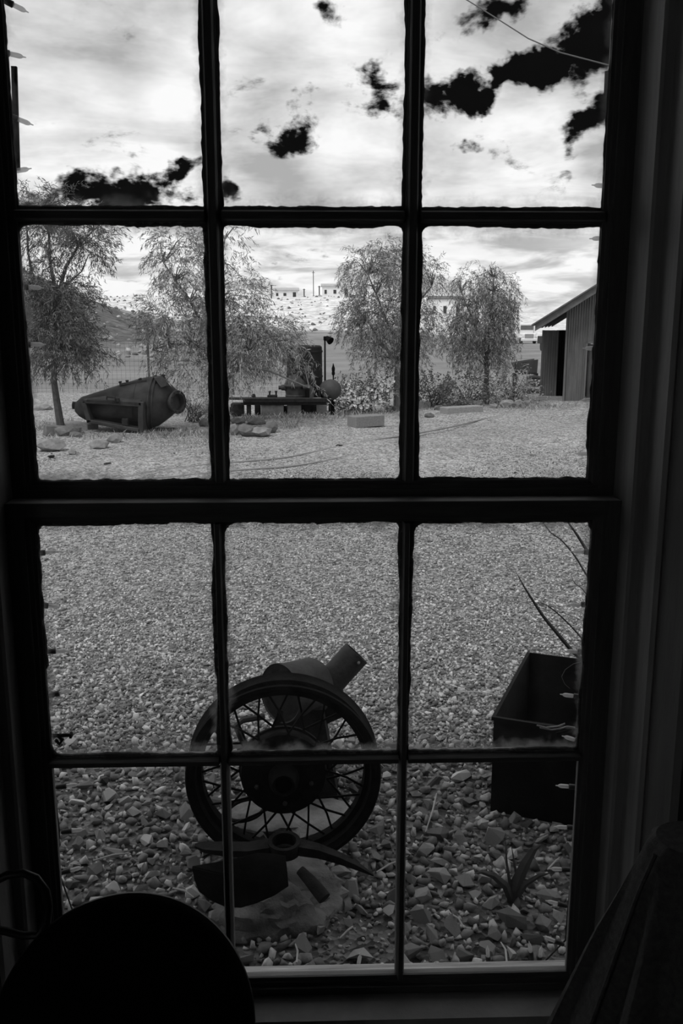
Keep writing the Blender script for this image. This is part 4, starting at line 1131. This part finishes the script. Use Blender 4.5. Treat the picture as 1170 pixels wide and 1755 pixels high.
ebox((540, 668), (568, 690), .0, .15, 'gear_case', 'blade_iron'); ebox((545, 664), (550, 690), -.05, .0, 'post', 'rust_dark')
# round drum leaning at the engine's right end
dc = ep(567, 668, -.05)
drum = thing('round_drum', 'grey round-bellied drum at the right end of the engine', 'drum', (dc.x, dc.y, dc.z - .2))
da = Vector((.25, -.95, .05)).normalized()
MB().lathe([(0, .18), (.045, .175), (.09, .155), (.13, .115), (.148, .06), (.152, .02), (.152, -.12), (.135, -.16), (0, -.17)], dc, da, 36).build('shell', 'drum_grey', drum, True)
MB().lathe([(.153, .015), (.160, .01), (.160, -.01), (.153, -.015)], dc, da, 36, closed=True).build('seam', 'drum_grey', drum, True)
MB().hull([ep(552, 672, -.02), ep(582, 672, -.02), ep(566, 694, -.02), ep(552, 672, .08), ep(582, 672, .08), ep(566, 694, .08)]).build('saddle', 'rust_dark', drum)
MB().tube([ep(566, 692, .0), ep(566, 713, .0)], .03, 8).build('leg', 'rust_dark', drum)
vb = ep(571, 648, .02)
MB().lathe([(.010, -.06), (.010, .04), (.022, .05), (.026, .08), (.020, .10), (.024, .115), (.026, .15), (.018, .17), (.010, .20), (.006, .22), (0, .225)], vb, (0, 0, 1), 12).build('safety_valve', 'blade_iron', drum, True)
# lamp post
lb = ep(557, 706, .6); lb.z = 0
lamp = thing('signal_lamp', 'thin dark post with a small lamp head behind the drum', 'lamp', lb)
lt = at(557, 580, EY + .6)
MB().tube([lb, (lb.x, lb.y, lt.z)], [.016, .014], 8).build('post', 'rust_dark', lamp, True)
MB().tube([(lb.x, lb.y, lt.z - .02), (lb.x + .05, lb.y - .02, lt.z - .015)], .016, 8).build('bracket', 'blade_iron', lamp)
MB().lathe([(.03, -.05), (.04, -.02), (.055, .03), (.062, .06), (.05, .06), (0, .03)], Vector((lb.x + .055, lb.y - .03, lt.z - .01)), (.55, -.55, -.45), 16).build('lamp_head', 'blade_iron', lamp, True)
MB().lathe([(.024, -.03), (.024, .03), (0, .035)], Vector((lb.x, lb.y, lt.z)), (0, 0, 1), 10).build('cap', 'blade_iron', lamp)
# plain rusty plate under the feathery tree, left of the engine
pl0 = ep(405, 712, .1)
tag(MB().bbox((ep(393, 700, .3).x, EY + .3, 0), (ep(416, 700, .3).x, EY + .36, ep(400, 698, .3).z), .005).build('iron_plate', 'rust_dark'), 'rusty iron plate standing behind the rock heap', 'plate')

# ---- wire fence behind the boiler
FY = 16.5
fc_ = at(200, 690, FY)
fence = thing('wire_fence', 'wire mesh fence with thin posts behind the boiler', 'fence', (fc_.x, FY, 0))
fx0, fx1 = at(20, 690, FY).x, at(520, 690, FY).x
mbw = MB(); x = fx0
while x < fx1:
    mbw.box((x, FY, .52), (.0026, .0026, 1.04)); x += .085
for z in np.arange(.06, 1.06, .085): mbw.box(((fx0 + fx1) / 2, FY, z), (fx1 - fx0, .0026, .0026))
tag(mbw.build('wire_mesh', 'wire', fence, flip=False), None, None, None, 'stuff')
for px, top in ((54, 1.10), (257, 1.36), (400, 1.1), (500, 1.1)):
    p = at(px, 690, FY); MB().tube([(p.x, FY + .02, 0), (p.x, FY + .02, top)], .022, 8).build('post', 'bark_dark', fence)
MB().tube([(fx0, FY, 1.05), ((fx0 + fx1) / 2, FY, 1.035), (fx1, FY, 1.05)], .005, 5).build('strand', 'wire', fence)

# ---- garden hose: two runs over the gravel
def hose(pts, r, label):
    q = [G(a, b, r) for a, b in pts]; fine = []
    for i in range(len(q) - 1):
        a = q[max(i - 1, 0)]; b = q[i]; c_ = q[i + 1]; d_ = q[min(i + 2, len(q) - 1)]
        for t in (0, .25, .5, .75):
            fine.append(.5 * ((2 * b) + (c_ - a) * t + (2 * a - 5 * b + 4 * c_ - d_) * t * t + (3 * b - a - 3 * c_ + d_) * t ** 3))
    fine.append(q[-1])
    return tag(MB().tube(fine, r, 8).build('hose', 'hose', None, True), label, 'hose')
hose([(150, 828), (215, 818), (270, 807), (320, 801), (365, 795), (430, 790), (490, 784), (540, 774), (590, 763), (640, 754), (690, 747), (740, 738), (780, 730), (830, 718), (862, 712)], .011, 'thin hose, the farther of two lying across the gravel yard')
hose([(230, 824), (300, 817), (365, 810), (430, 804), (490, 800), (550, 791), (600, 780), (650, 766), (690, 755), (730, 744)], .011, 'thin hose, the nearer of two lying across the gravel yard')
for px, py, lab in ((184, 797, 'small dark scrap lying on open gravel below the boiler'), (180, 824, 'dark hose coupling lying at the hose end'), (88, 784, 'flat scrap near the left window edge'), (582, 766, 'dark clod lying on the farther hose')):
    c_ = G(px, py); s_ = FPX / (c_.y + 1.45)
    tag(MB().hull(blob((c_.x, c_.y, .012), (7 / s_, .05, .016), px, 16, 0, .25)).build('scrap', 'rust_dark'), lab, 'scrap')

# ================================================================== SHED
SPHI = R(19.0)
SO = G(965, 690); su = Vector((math.cos(SPHI), -math.sin(SPHI), 0)); sv_ = Vector((math.sin(SPHI), math.cos(SPHI), 0))
def sp_(px, py, dv=0.0):
    # pixel -> local (along the front, up) on the shed plane dv metres behind the front
    d = ray(px, py); o_ = SO + sv_ * dv; t = (o_ - CV).dot(sv_) / d.dot(sv_); p = CV + d * t
    return (p - SO).dot(su), p.z
shed = thing('corrugated_shed', 'corrugated iron shed with a sloping roof on the right', 'shed', SO)
ORG[shed.name] = Vector((0, 0, 0))
shed.rotation_euler = (0, 0, -SPHI)
e0, e1 = sp_(917, 555, -.33), sp_(1032, 483, -.33)
slope = (e1[1] - e0[1]) / (e1[0] - e0[0])
def roof_z(x): return e0[1] + (x - e0[0]) * slope
def sheet(x0, x1, y, zb, ztop, name, m, par, pitch=.042, amp=.007, axis='x'):
    mb = MB(); nseg = max(6, int((x1 - x0) / pitch * 6)); k = nseg + 1
    for off in (0, .004):
        for i in range(k):
            x = x0 + (x1 - x0) * i / nseg; dy = amp * math.sin(2 * math.pi * x / pitch) + off
            for z in (zb, ztop(x)):
                mb.v.append((x, y + dy, z) if axis == 'x' else (y + dy, x, z))
    for i in range(nseg):
        a = 2 * i; mb.f += [(a, a + 2, a + 3, a + 1), (2 * k + a, 2 * k + a + 1, 2 * k + a + 3, 2 * k + a + 2), (a + 1, a + 3, 2 * k + a + 3, 2 * k + a + 1)]
    return mb.build(name, m, par, True, flip=False)
dx0, dx1 = sp_(1000, 690)[0], sp_(1000, 690)[0] + .95
dz1 = sp_(1000, 587)[1]
xr = dx1 + .55
def gz(x): return max(.4, roof_z(x if x < xr else 2 * xr - x) - .06)
sheet(0, dx0, 0, 0, gz, 'corrugated_sheet', 'corrugated', shed)
sheet(dx0, dx0 + .48, -.008, dz1, gz, 'corrugated_sheet', 'corrugated', shed)
sheet(dx0 + .48, dx1, -.012, dz1, gz, 'corrugated_sheet', 'corrugated', shed)
k_ = 0; x = dx1
while x < 2 * xr - e0[0] - .3:
    sheet(x, min(x + .8, 2 * xr - e0[0] - .2), -.004 * (k_ % 2), 0, gz, 'corrugated_sheet', 'corrugated', shed); x += .8; k_ += 1
sheet(dx0 + .03, dx1 - .03, .05, .03, lambda x: dz1 - .03, 'door', 'corrugated_dark', shed)
for a, b in (((dx0, 0), (dx0, dz1)), ((dx1, 0), (dx1, dz1)), ((dx0, dz1), (dx1, dz1))):
    MB().box(((a[0] + b[0]) / 2, .0, (a[1] + b[1]) / 2), (abs(b[0] - a[0]) + .03, .05, abs(b[1] - a[1]) + .03)).build('door_frame', 'corrugated', shed)
# set-back left bay: a flat-topped sheet, a dark gap beside it
ly = .40
lx0, lx1 = sp_(924, 684, ly)[0], sp_(952, 684, ly)[0]
lzt = sp_(940, 566, ly)[1]
sheet(lx0, lx1, ly, 0.06, lambda x: lzt, 'corrugated_sheet', 'corrugated', shed)
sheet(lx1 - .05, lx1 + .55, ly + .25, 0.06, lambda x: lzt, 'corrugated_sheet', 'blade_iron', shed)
sheet(.03, 1.2, .03, 0, lambda y: roof_z(0) - .08, 'corrugated_sheet', 'corrugated_dark', shed, axis='y')
MB().box((.0, -.02, (roof_z(0) - .05) / 2), (.035, .035, roof_z(0) - .05)).build('post', 'corrugated', shed)
MB().box((lx0 + .02, ly + .03, lzt / 2), (.045, .045, lzt)).build('post', 'timber_pale', shed)
MB().box((lx0 / 2, ly - .06, .045), (abs(lx0) + .02, .10, .07)).build('sill_plate', 'timber', shed)
# roof, bargeboard and rafters
def rp_(x, dz): return roof_z(x) + dz
MB().prism([(e0[0], rp_(e0[0], -.125)), (xr, rp_(xr, -.125)), (xr, rp_(xr, .0)), (e0[0], rp_(e0[0], .0))], -.35, -.31, lambda a, b, t: (a, t, b)).build('bargeboard', 'bargeboard', shed)
MB().prism([(e0[0] - .06, rp_(e0[0] - .06, .0)), (xr, rp_(xr, .0)), (2 * xr - e0[0], rp_(e0[0], .0)), (2 * xr - e0[0], rp_(e0[0], .025)), (xr, rp_(xr, .025)), (e0[0] - .06, rp_(e0[0] - .06, .025))], -.40, 3.2, lambda a, b, t: (a, t, b)).build('roof', 'corrugated', shed)
for yy in (.25, .62, 1.3, 2.0, 2.8):
    MB().prism([(e0[0] + .02, rp_(e0[0] + .02, -.10)), (1.0, rp_(1.0, -.10)), (1.0, rp_(1.0, .0)), (e0[0] + .02, rp_(e0[0] + .02, .0))], yy, yy + .05, lambda a, b, t: (a, t, b)).build('rafter', 'bargeboard', shed)

# ---- junk beside the shed
j0 = at(900, 640, 18.6); jr = FPX / 20.05
jk = thing('feed_trough', 'dark tipped feed trough standing left of the shed wall', 'trough', (j0.x, 18.6, 0))
A, B = at(881, 622, 18.4), at(922, 616, 18.4); A2, B2 = at(884, 640, 18.4), at(920, 640, 18.4)
for a, b, c_, d_, nm in ((A, B, A2, B2, 'side_panel'), (A + Vector((0, .35, .0)), B + Vector((0, .35, 0)), A2 + Vector((.05, .3, 0)), B2 + Vector((0, .3, 0)), 'side_panel')):
    MB().hull([p + Vector((0, q, 0)) for p in (a, b, c_, d_) for q in (0, .02)]).build(nm, 'corrugated_dark', jk)
MB().hull([p + Vector((q, 0, 0)) for p in (A, A2, A + Vector((0, .35, 0)), A2 + Vector((.05, .3, 0))) for q in (0, .02)]).build('end_panel', 'drum_grey', jk)
MB().hull([p + Vector((0, 0, q)) for p in (A2, B2, A2 + Vector((.05, .3, 0)), B2 + Vector((0, .3, 0))) for q in (-.02, .01)]).build('bottom_panel', 'corrugated_dark', jk)
for a in (A2, B2): MB().box2((a.x - .03, 18.42, 0), (a.x + .03, 18.6, a.z)).build('leg', 'rust_dark', jk)
for i, (a, b, r, lab) in enumerate((((896, 670), (924, 663), .05, 'fallen log at the shed foot, the nearest'), ((900, 655), (926, 650), .06, 'fallen log at the shed wall, in the middle'), ((903, 645), (926, 641), .05, 'fallen log at the shed wall, the topmost'))):
    Yl = 16.7 + i * .3
    p, q = at(*a, Yl), at(*b, Yl); p.z = q.z = r + i * .11
    tag(MB().tube([p, (p + q) / 2 + Vector((0, 0, .02)), q], [r, r * .95, r * .8], 9).build('log', 'bark_dark', None, True), lab, 'log', 'logs beside the shed')

# ================================================================== FAR THINGS
def hut(label, px0, px1, pyb, pyt, Y, roof='hut_roof', pitch=.25):
    p0, p1 = at(px0, pyb, Y), at(px1, pyb, Y); zt = at(px0, pyt, Y).z
    zb = min(p0.z, float(terrain_h(p0.x, Y)), float(terrain_h(p1.x, Y))) - .3
    cx = (p0.x + p1.x) / 2; L_ = p1.x - p0.x; D_ = 5.0; H_ = zt - zb
    t = thing('hut', label, 'building', (cx, Y, zb), 'pale huts on the far ridge')
    MB().box((cx, Y + D_ / 2, zb + H_ / 2), (L_, D_, H_)).build('wall', 'white_wall', t)
    rr = MB().prism([(-.4, H_), (L_ + .4, H_), (L_ + .4, H_ + .25), (-.4, H_ + .25)], -.4, D_ / 2, lambda a, b, q: (p0.x + a, Y + q, zb + b + (q + .4) * pitch))
    rr.prism([(-.4, H_), (L_ + .4, H_), (L_ + .4, H_ + .25), (-.4, H_ + .25)], D_ / 2, D_ + .4, lambda a, b, q: (p0.x + a, Y + q, zb + b + (D_ + .4 - q) * pitch))
    rr.build('roof', roof, t)
    for a, w_, z0, z1, nm in ((.12, .7, .38, .72, 'window'), (.45, .9, .40, .72, 'window'), (.86, 1.0, .15, .8, 'door')):
        MB().box((p0.x + a * L_, Y - .04, zb + H_ * (z0 + z1) / 2), (w_, .12, H_ * (z1 - z0))).build(nm, 'dark_opening', t)
    return t
hut('small white hut left of the tall pole on the far ridge', 470, 510, 508, 498, 300)
hut('larger white hut right of the tall pole on the far ridge', 552, 600, 504, 491, 300)
hut('low pale hut on the ridge behind the weeping tree', 738, 792, 522, 513, 260, 'rock_dark')
for px, py, top, lab in ((465, 508, 488, 'short pole left of the small white hut'), (521, 512, 495, 'short dark pole between the two white huts'), (537, 508, 464, 'tall thin mast between the two white huts'), (547, 508, 490, 'pole at the left corner of the larger white hut')):
    Yp = 296; p = at(px, py, Yp); q = at(px, top, Yp)
    pm = thing('pole', lab, 'pole', (p.x, Yp, p.z - 1.5), 'poles on the far ridge')
    MB().tube([(p.x, Yp, p.z - 1.5), (p.x, Yp, q.z)], .13 if px == 537 else .2, 6).build('shaft', 'rust_mid', pm)
    MB().box((p.x, Yp - .2, q.z - (q.z - p.z) * .08), (.9, .12, .12)).build('crossarm', 'rust_mid', pm)
# scrub on the hills: low clumps, uncountable
g = np.random.default_rng(77); n = 800
sy2 = g.uniform(150, 330, n); sx2 = g.uniform(-.34, .22, n) * sy2; ss = g.uniform(.2, .55, n)
ok = terrain_h(sx2, sy2) > -1.6
m_n = 260; my = g.uniform(30, 75, m_n); mx = g.uniform(-.36, -.12, m_n) * my; ms = g.uniform(.06, .2, m_n)
PX = np.concatenate([sx2[ok], mx]); PYY = np.concatenate([sy2[ok], my]); PS = np.concatenate([ss[ok], ms])
VV, FF, o_ = [], [], 0
for x_, y_, s_ in zip(PX, PYY, PS):
    v, t = FINE[int(g.integers(0, len(FINE)))]
    z_ = float(terrain_h(x_, y_))
    VV.append(v * np.array([s_ * 1.1, s_, s_ * 1.2]) + np.array([x_, y_, z_ + s_ * .25])); FF.append(t + o_); o_ += len(v)
tag(bigmesh('scrub', np.concatenate(VV), np.concatenate(FF), 'scrub'), 'low scrub dotting the mound and the pale hills', 'scrub', None, 'stuff')
# truck parked on the field
TYk = 132.0
tb = at(906, 590, TYk); tw_ = 2.35
truck = thing('white_truck', 'white truck facing the yard, parked far behind the weeping tree', 'truck', (tb.x, TYk, tb.z))
def tkbox(x0, x1, z0, z1, y0, y1, name, m, bev=.06, par=None): return MB().bbox((tb.x + x0, TYk + y0, tb.z + z0), (tb.x + x1, TYk + y1, tb.z + z1), bev).build(name, m, par or truck)
tkbox(-1.05, 1.05, .55, 1.55, 0, 1.9, 'bonnet', 'truck_white', .15); cab = tkbox(-1.1, 1.1, .7, 2.95, 1.6, 3.3, 'cab', 'truck_white', .15); tkbox(-1.2, 1.2, .9, 1.3, 3.3, 9, 'tray', 'truck_white')
tkbox(-.92, .92, 2.0, 2.65, 1.55, 1.62, 'windscreen', 'window_dark', .02); tkbox(-.62, .62, .85, 1.45, -.05, .05, 'grille', 'truck_grey', .02); tkbox(-1.2, 1.2, .45, .8, -.2, .05, 'bumper', 'truck_white', .05)
for s_ in (-1, 1):
    tkbox(s_ * .86 - .14, s_ * .86 + .14, 1.0, 1.3, -.04, .04, 'headlamp', 'white_wall', .03)
    MB().lathe([(.2, -.16), (.46, -.16), (.5, -.1), (.5, .1), (.46, .16), (.2, .16)], Vector((tb.x + s_ * .98, TYk + .9, tb.z + .5)), (1, 0, 0), 20).build('wheel', 'rubber', truck, True)
    tkbox(s_ * 1.28 - .1, s_ * 1.28 + .1, 1.9, 2.4, 1.5, 1.6, 'mirror', 'truck_grey', .02)
    tkbox(s_ * 1.0 - .2, s_ * 1.0 + .2, .85, 1.15, .3, 1.5, 'mudguard', 'truck_white', .08)
# small trailer by the truck
t2 = at(932, 598, 60); trl = thing('trailer', 'small dark trailer at the shed roof edge below the truck', 'trailer', (t2.x, 60, float(terrain_h(t2.x, 60))))
z2 = float(terrain_h(t2.x, 60))
MB().bbox((t2.x, 60, z2 + .45), (t2.x + 1.2, 62, z2 + .95), .03).build('tub', 'rust_mid', trl)
for s_ in (.1, 1.15): MB().lathe([(.12, -.08), (.3, -.08), (.3, .08), (.12, .08)], Vector((t2.x + s_, 61, z2 + .3)), (1, 0, 0), 16).build('wheel', 'rubber', trl, True)
# overhead cable
cq = [at(560, -90, 9.0), at(700, -45, 8.6), at(800, 0, 8.2), at(850, 31, 8.0), at(905, 66, 7.7), at(960, 90, 7.4), at(1040, 111, 7.0), at(1180, 130, 6.4), at(1400, 135, 5.6)]
tag(MB().tube(cq, .006, 6).build('overhead_cable', 'wire', None, True), 'thin overhead cable crossing the cloudy sky at top right', 'cable')

# ================================================================== AT THE WINDOW
# ---- string of small clear lights hung round the outside of the window
sl = thing('string_lights', 'string of small clear fairy lights hung around the outside of the window', 'string lights', (0, .06, ZB))
bulb_me = sock_me = None
def mk_bulb():
    b = MB().lathe([(.0030, 0), (.0036, .002), (.0038, .014), (.0030, .0175), (.0012, .020), (.0008, .024), (0, .0245)], (0, 0, 0), (1, 0, 0), 10)
    s_ = MB().lathe([(.0025, -.018), (.0042, -.016), (.0048, -.006), (.0050, .0), (.0032, .001)], (0, 0, 0), (1, 0, 0), 10)
    out_ = []
    for nm, mb, m in (('bulb', b, 'bulb_glass'), ('socket', s_, 'socket_black')):
        me = bpy.data.meshes.new(nm); me.from_pydata(mb.v, [], mb.f); me.materials.append(MATS[m])
        me.polygons.foreach_set('use_smooth', [True] * len(me.polygons)); me.update(); out_.append(me)
    return out_
bulb_me, sock_me = mk_bulb()
def put_bulb(px, py, ang, yaw_=0):
    # px, py: joint of socket and bulb; ang: direction in the window plane
    p = at(px, py, .062)
    s_ = bpy.data.objects.new('socket', sock_me); COL.objects.link(s_); s_.parent = sl
    s_.location = p - ORG[sl.name]
    s_.rotation_euler = (0, -R(ang), R(yaw_))
    b = bpy.data.objects.new('bulb', bulb_me); COL.objects.link(b); b.parent = s_
    return p
LB = [(22, 8, -25), (16, 92, -12), (30, 204, -18), (27, 293, 10), (48, 492, -4), (52, 590, -3), (77, 947, 4), (82, 1038, -8), (95, 1116, -2), (101, 1188, 10), (113, 1347, 2), (122, 1424, 2), (120, 1492, 12)]
RB = [(1040, 319, 175), (1036, 408, 183), (1024, 597, 180), (1018, 685, 184), (1010, 778, 180), (1001, 946, 180), (996, 1036, 182), (990, 1117, 180), (983, 1193, 176), (985, 1268, 165), (975, 1348, 180), (972, 1418, 182), (963, 1490, 178), (956, 1549, 170), (951, 1613, 158)]
BB = [(614, 1653, 80), (836, 1640, 95), (909, 1632, 100), (925, 1640, 85)]
pl_ = [put_bulb(a, b, c_ + rng.uniform(-2, 2), 8) for a, b, c_ in LB]
pr_ = [put_bulb(a, b, c_ + rng.uniform(-2, 2), -8) for a, b, c_ in RB]
pb_ = [put_bulb(a, b, c_) for a, b, c_ in BB]
wq = [p + Vector((-.022, .002, 0)) for p in pl_] + [Vector((-.42, .070, .30))] + [Vector((p.x, .070, .300)) for p in pb_] + [Vector((.43, .070, .30))] + [p + Vector((.020, .002, 0)) for p in reversed(pr_)] + [Vector((.47, .064, 2.0))]
MB().tube(wq, .0016, 6).build('wire', 'socket_black', sl, True)
# ---- small things on the frame
tag(MB().box(at(27, 204, .075), (.008, .006, .150), Matrix.Rotation(R(2.4), 3, 'Y')).build('hanging_slat', 'blade_iron'), 'thin dark upright slat outside the top left pane', 'slat')
tag(MB().hull([at(1036, 122, .05), at(1047, 120, .05), at(1046, 194, .05), at(1033, 192, .05), at(1036, 122, .06), at(1047, 120, .06), at(1046, 194, .06), at(1033, 192, .06), at(1035, 150, .06)]).build('loose_flap', 'blade_iron'), 'dark loose flap at the right edge of the top right pane', 'flap')
nl = at(95, 1262, .02)
nail = thing('sash_nail', 'bent dark nail wound with wire at the lower left pane edge', 'nail', nl)
MB().tube([at(66, 1261, .03), at(90, 1261, .03), at(121, 1260, .03)], [.003, .0038, .003], 8).build('shank', 'blade_iron', nail)
MB().tube([at(100, 1262, .028), at(107, 1268, .03), at(102, 1275, .03), at(95, 1268, .028)], .003, 6).build('wire_twist', 'blade_iron', nail)
MB().box(at(121.5, 1260, .03), (.004, .010, .008)).build('nail_head', 'blade_iron', nail)
nl2 = at(985, 1253, .02)
nail2 = thing('sash_nail', 'dark nail with curls of loose wire at the lower right pane edge', 'nail', nl2)
MB().tube([at(953, 1257, .03), at(975, 1252, .03), at(1003, 1251, .03)], [.002, .003, .003], 8).build('shank', 'blade_iron', nail2)
for k, q in enumerate(([(920, 1243), (935, 1247), (955, 1245), (968, 1240)], [(925, 1247), (945, 1251), (960, 1249), (972, 1245), (985, 1247)])):
    MB().tube([at(a, b, .03) for a, b in q], .0014, 6).build('wire_curl', 'sill_wood', nail2, True)

# ================================================================== INSIDE
# ---- round-backed chair, lower left
CY = -.30
cc_ = at(215, 1768, CY)
dep = (cc_ - CV).dot(FW); cr = 224 * dep / FPX
chair = thing('round_backed_chair', 'black round-backed chair standing inside, below the left of the window', 'chair', (cc_.x, CY - .1, 0))
ca_ = (CV - cc_).normalized()
MB().lathe([(0, .018), (cr * .6, .016), (cr * .93, .010), (cr * .985, .004), (cr * .985, -.012), (cr * .9, -.02), (0, -.022)], cc_, ca_, 72).build('backrest', 'seat_black', chair, True)
MB().lathe([(cr + .006 * math.cos(a) - .006, .008 * math.sin(a) - .003) for a in np.linspace(0, 2 * math.pi, 11)[:-1]], cc_, ca_, 72, closed=True).build('back_rim', 'seat_rim', chair, True)
sz = .40
MB().lathe([(0, .03), (.17, .028), (.19, .018), (.195, 0), (.19, -.02), (.17, -.025), (0, -.025)], Vector((cc_.x, CY - .28, sz - .08)), (0, 0, 1), 40).build('seat', 'seat_black', chair, True)
for sx, sy_ in ((-1, -1), (1, -1), (-1, 1), (1, 1)):
    MB().tube([(cc_.x + sx * .13, CY - .28 + sy_ * .13, sz - .10), (cc_.x + sx * .155, CY - .28 + sy_ * .155, 0)], [.015, .011], 10).build('leg', 'seat_black', chair, True)
for sx in (-1, 1): MB().tube([(cc_.x + sx * .10, CY - .15, sz - .08), (cc_.x + sx * .11, CY - .09, cc_.z - .02), (cc_.x + sx * .09, CY - .02, cc_.z + .02)], .012, 8).build('back_post', 'seat_black', chair, True)
# ---- curved iron loop beside it
ly_ = -.22
lq = [(-30, 1532), (-12, 1512), (12, 1500), (40, 1496), (62, 1505), (78, 1526), (83, 1552), (80, 1580), (66, 1602), (40, 1604), (10, 1596), (-25, 1590)]
loop = thing('iron_loop', 'dark bent iron loop at the lower left, beside the black round back', 'loop', at(20, 1600, ly_))
q = [at(a, b, ly_) for a, b in lq]
MB().tube(q, .0062, 10).build('bent_rod', 'seat_rim', loop, True)
MB().tube([q[-1], q[-1] + Vector((-.03, .03, -.05)), Vector((q[-1].x - .05, -.119, q[-1].z - .08))], .0062, 8).build('wall_bracket', 'seat_rim', loop, True)
# ---- dark cloth draped over a stand by the right casing
dY = -.42
ap = at(1180, 1470, dY)
drape = thing('draped_cloth', 'dark cloth hanging in folds inside at the lower right of the window', 'cloth', (ap.x, dY, 0))
Lt, Lb = at(1112, 1452, dY), at(990, 1752, dY)
mb = MB(); NA, NZ = 96, 26
rt0 = ap.x - Lt.x; ztop_ = Lt.z; dr = (Lt.x - Lb.x) / (Lt.z - Lb.z)
for i in range(NZ):
    t = i / (NZ - 1); z = ztop_ * (1 - t)
    r = rt0 + (ztop_ - z) * dr
    r = min(r, rt0 + (ztop_ - Lb.z) * dr * 1.25)
    for j in range(NA):
        a = 2 * math.pi * j / NA
        fold = (.012 + .05 * t) * (math.sin(7 * a + 1.2 * math.sin(3 * a) + .4 * t) * .6 + .4 * math.sin(13 * a + 2 + t))
        fold *= min(1, t * 6) * (0.12 if abs(((a - math.pi + math.pi) % (2 * math.pi)) - math.pi) < .25 else 1)
        rr_ = r + fold * .8
        mb.v.append((ap.x + rr_ * math.cos(a), dY + rr_ * .95 * math.sin(a), z + .004 * math.sin(9 * a) * (1 - t)))
for i in range(NZ - 1):
    for j in range(NA): mb.f.append((i * NA + j, i * NA + (j + 1) % NA, (i + 1) * NA + (j + 1) % NA, (i + 1) * NA + j))
oo = len(mb.v)
for j in range(NA):
    a = 2 * math.pi * j / NA; mb.v.append((ap.x + rt0 * .8 * math.cos(a), dY + rt0 * .76 * math.sin(a), ztop_ + .012))
for j in range(NA): mb.f.append((oo + j, oo + (j + 1) % NA, (j + 1) % NA, j))
mb.f.append(tuple(oo + j for j in range(NA)))
mb.build('folds', 'cloth_dark', drape, True)
MB().tube([Lt + Vector((0, -.02, .002))] + [Lt + (Lb - Lt) * t + Vector((0, -.012 - .02 * t, 0)) for t in (.2, .4, .6, .8, 1)], .003, 6).build('hem', 'cloth_dark', drape, True)
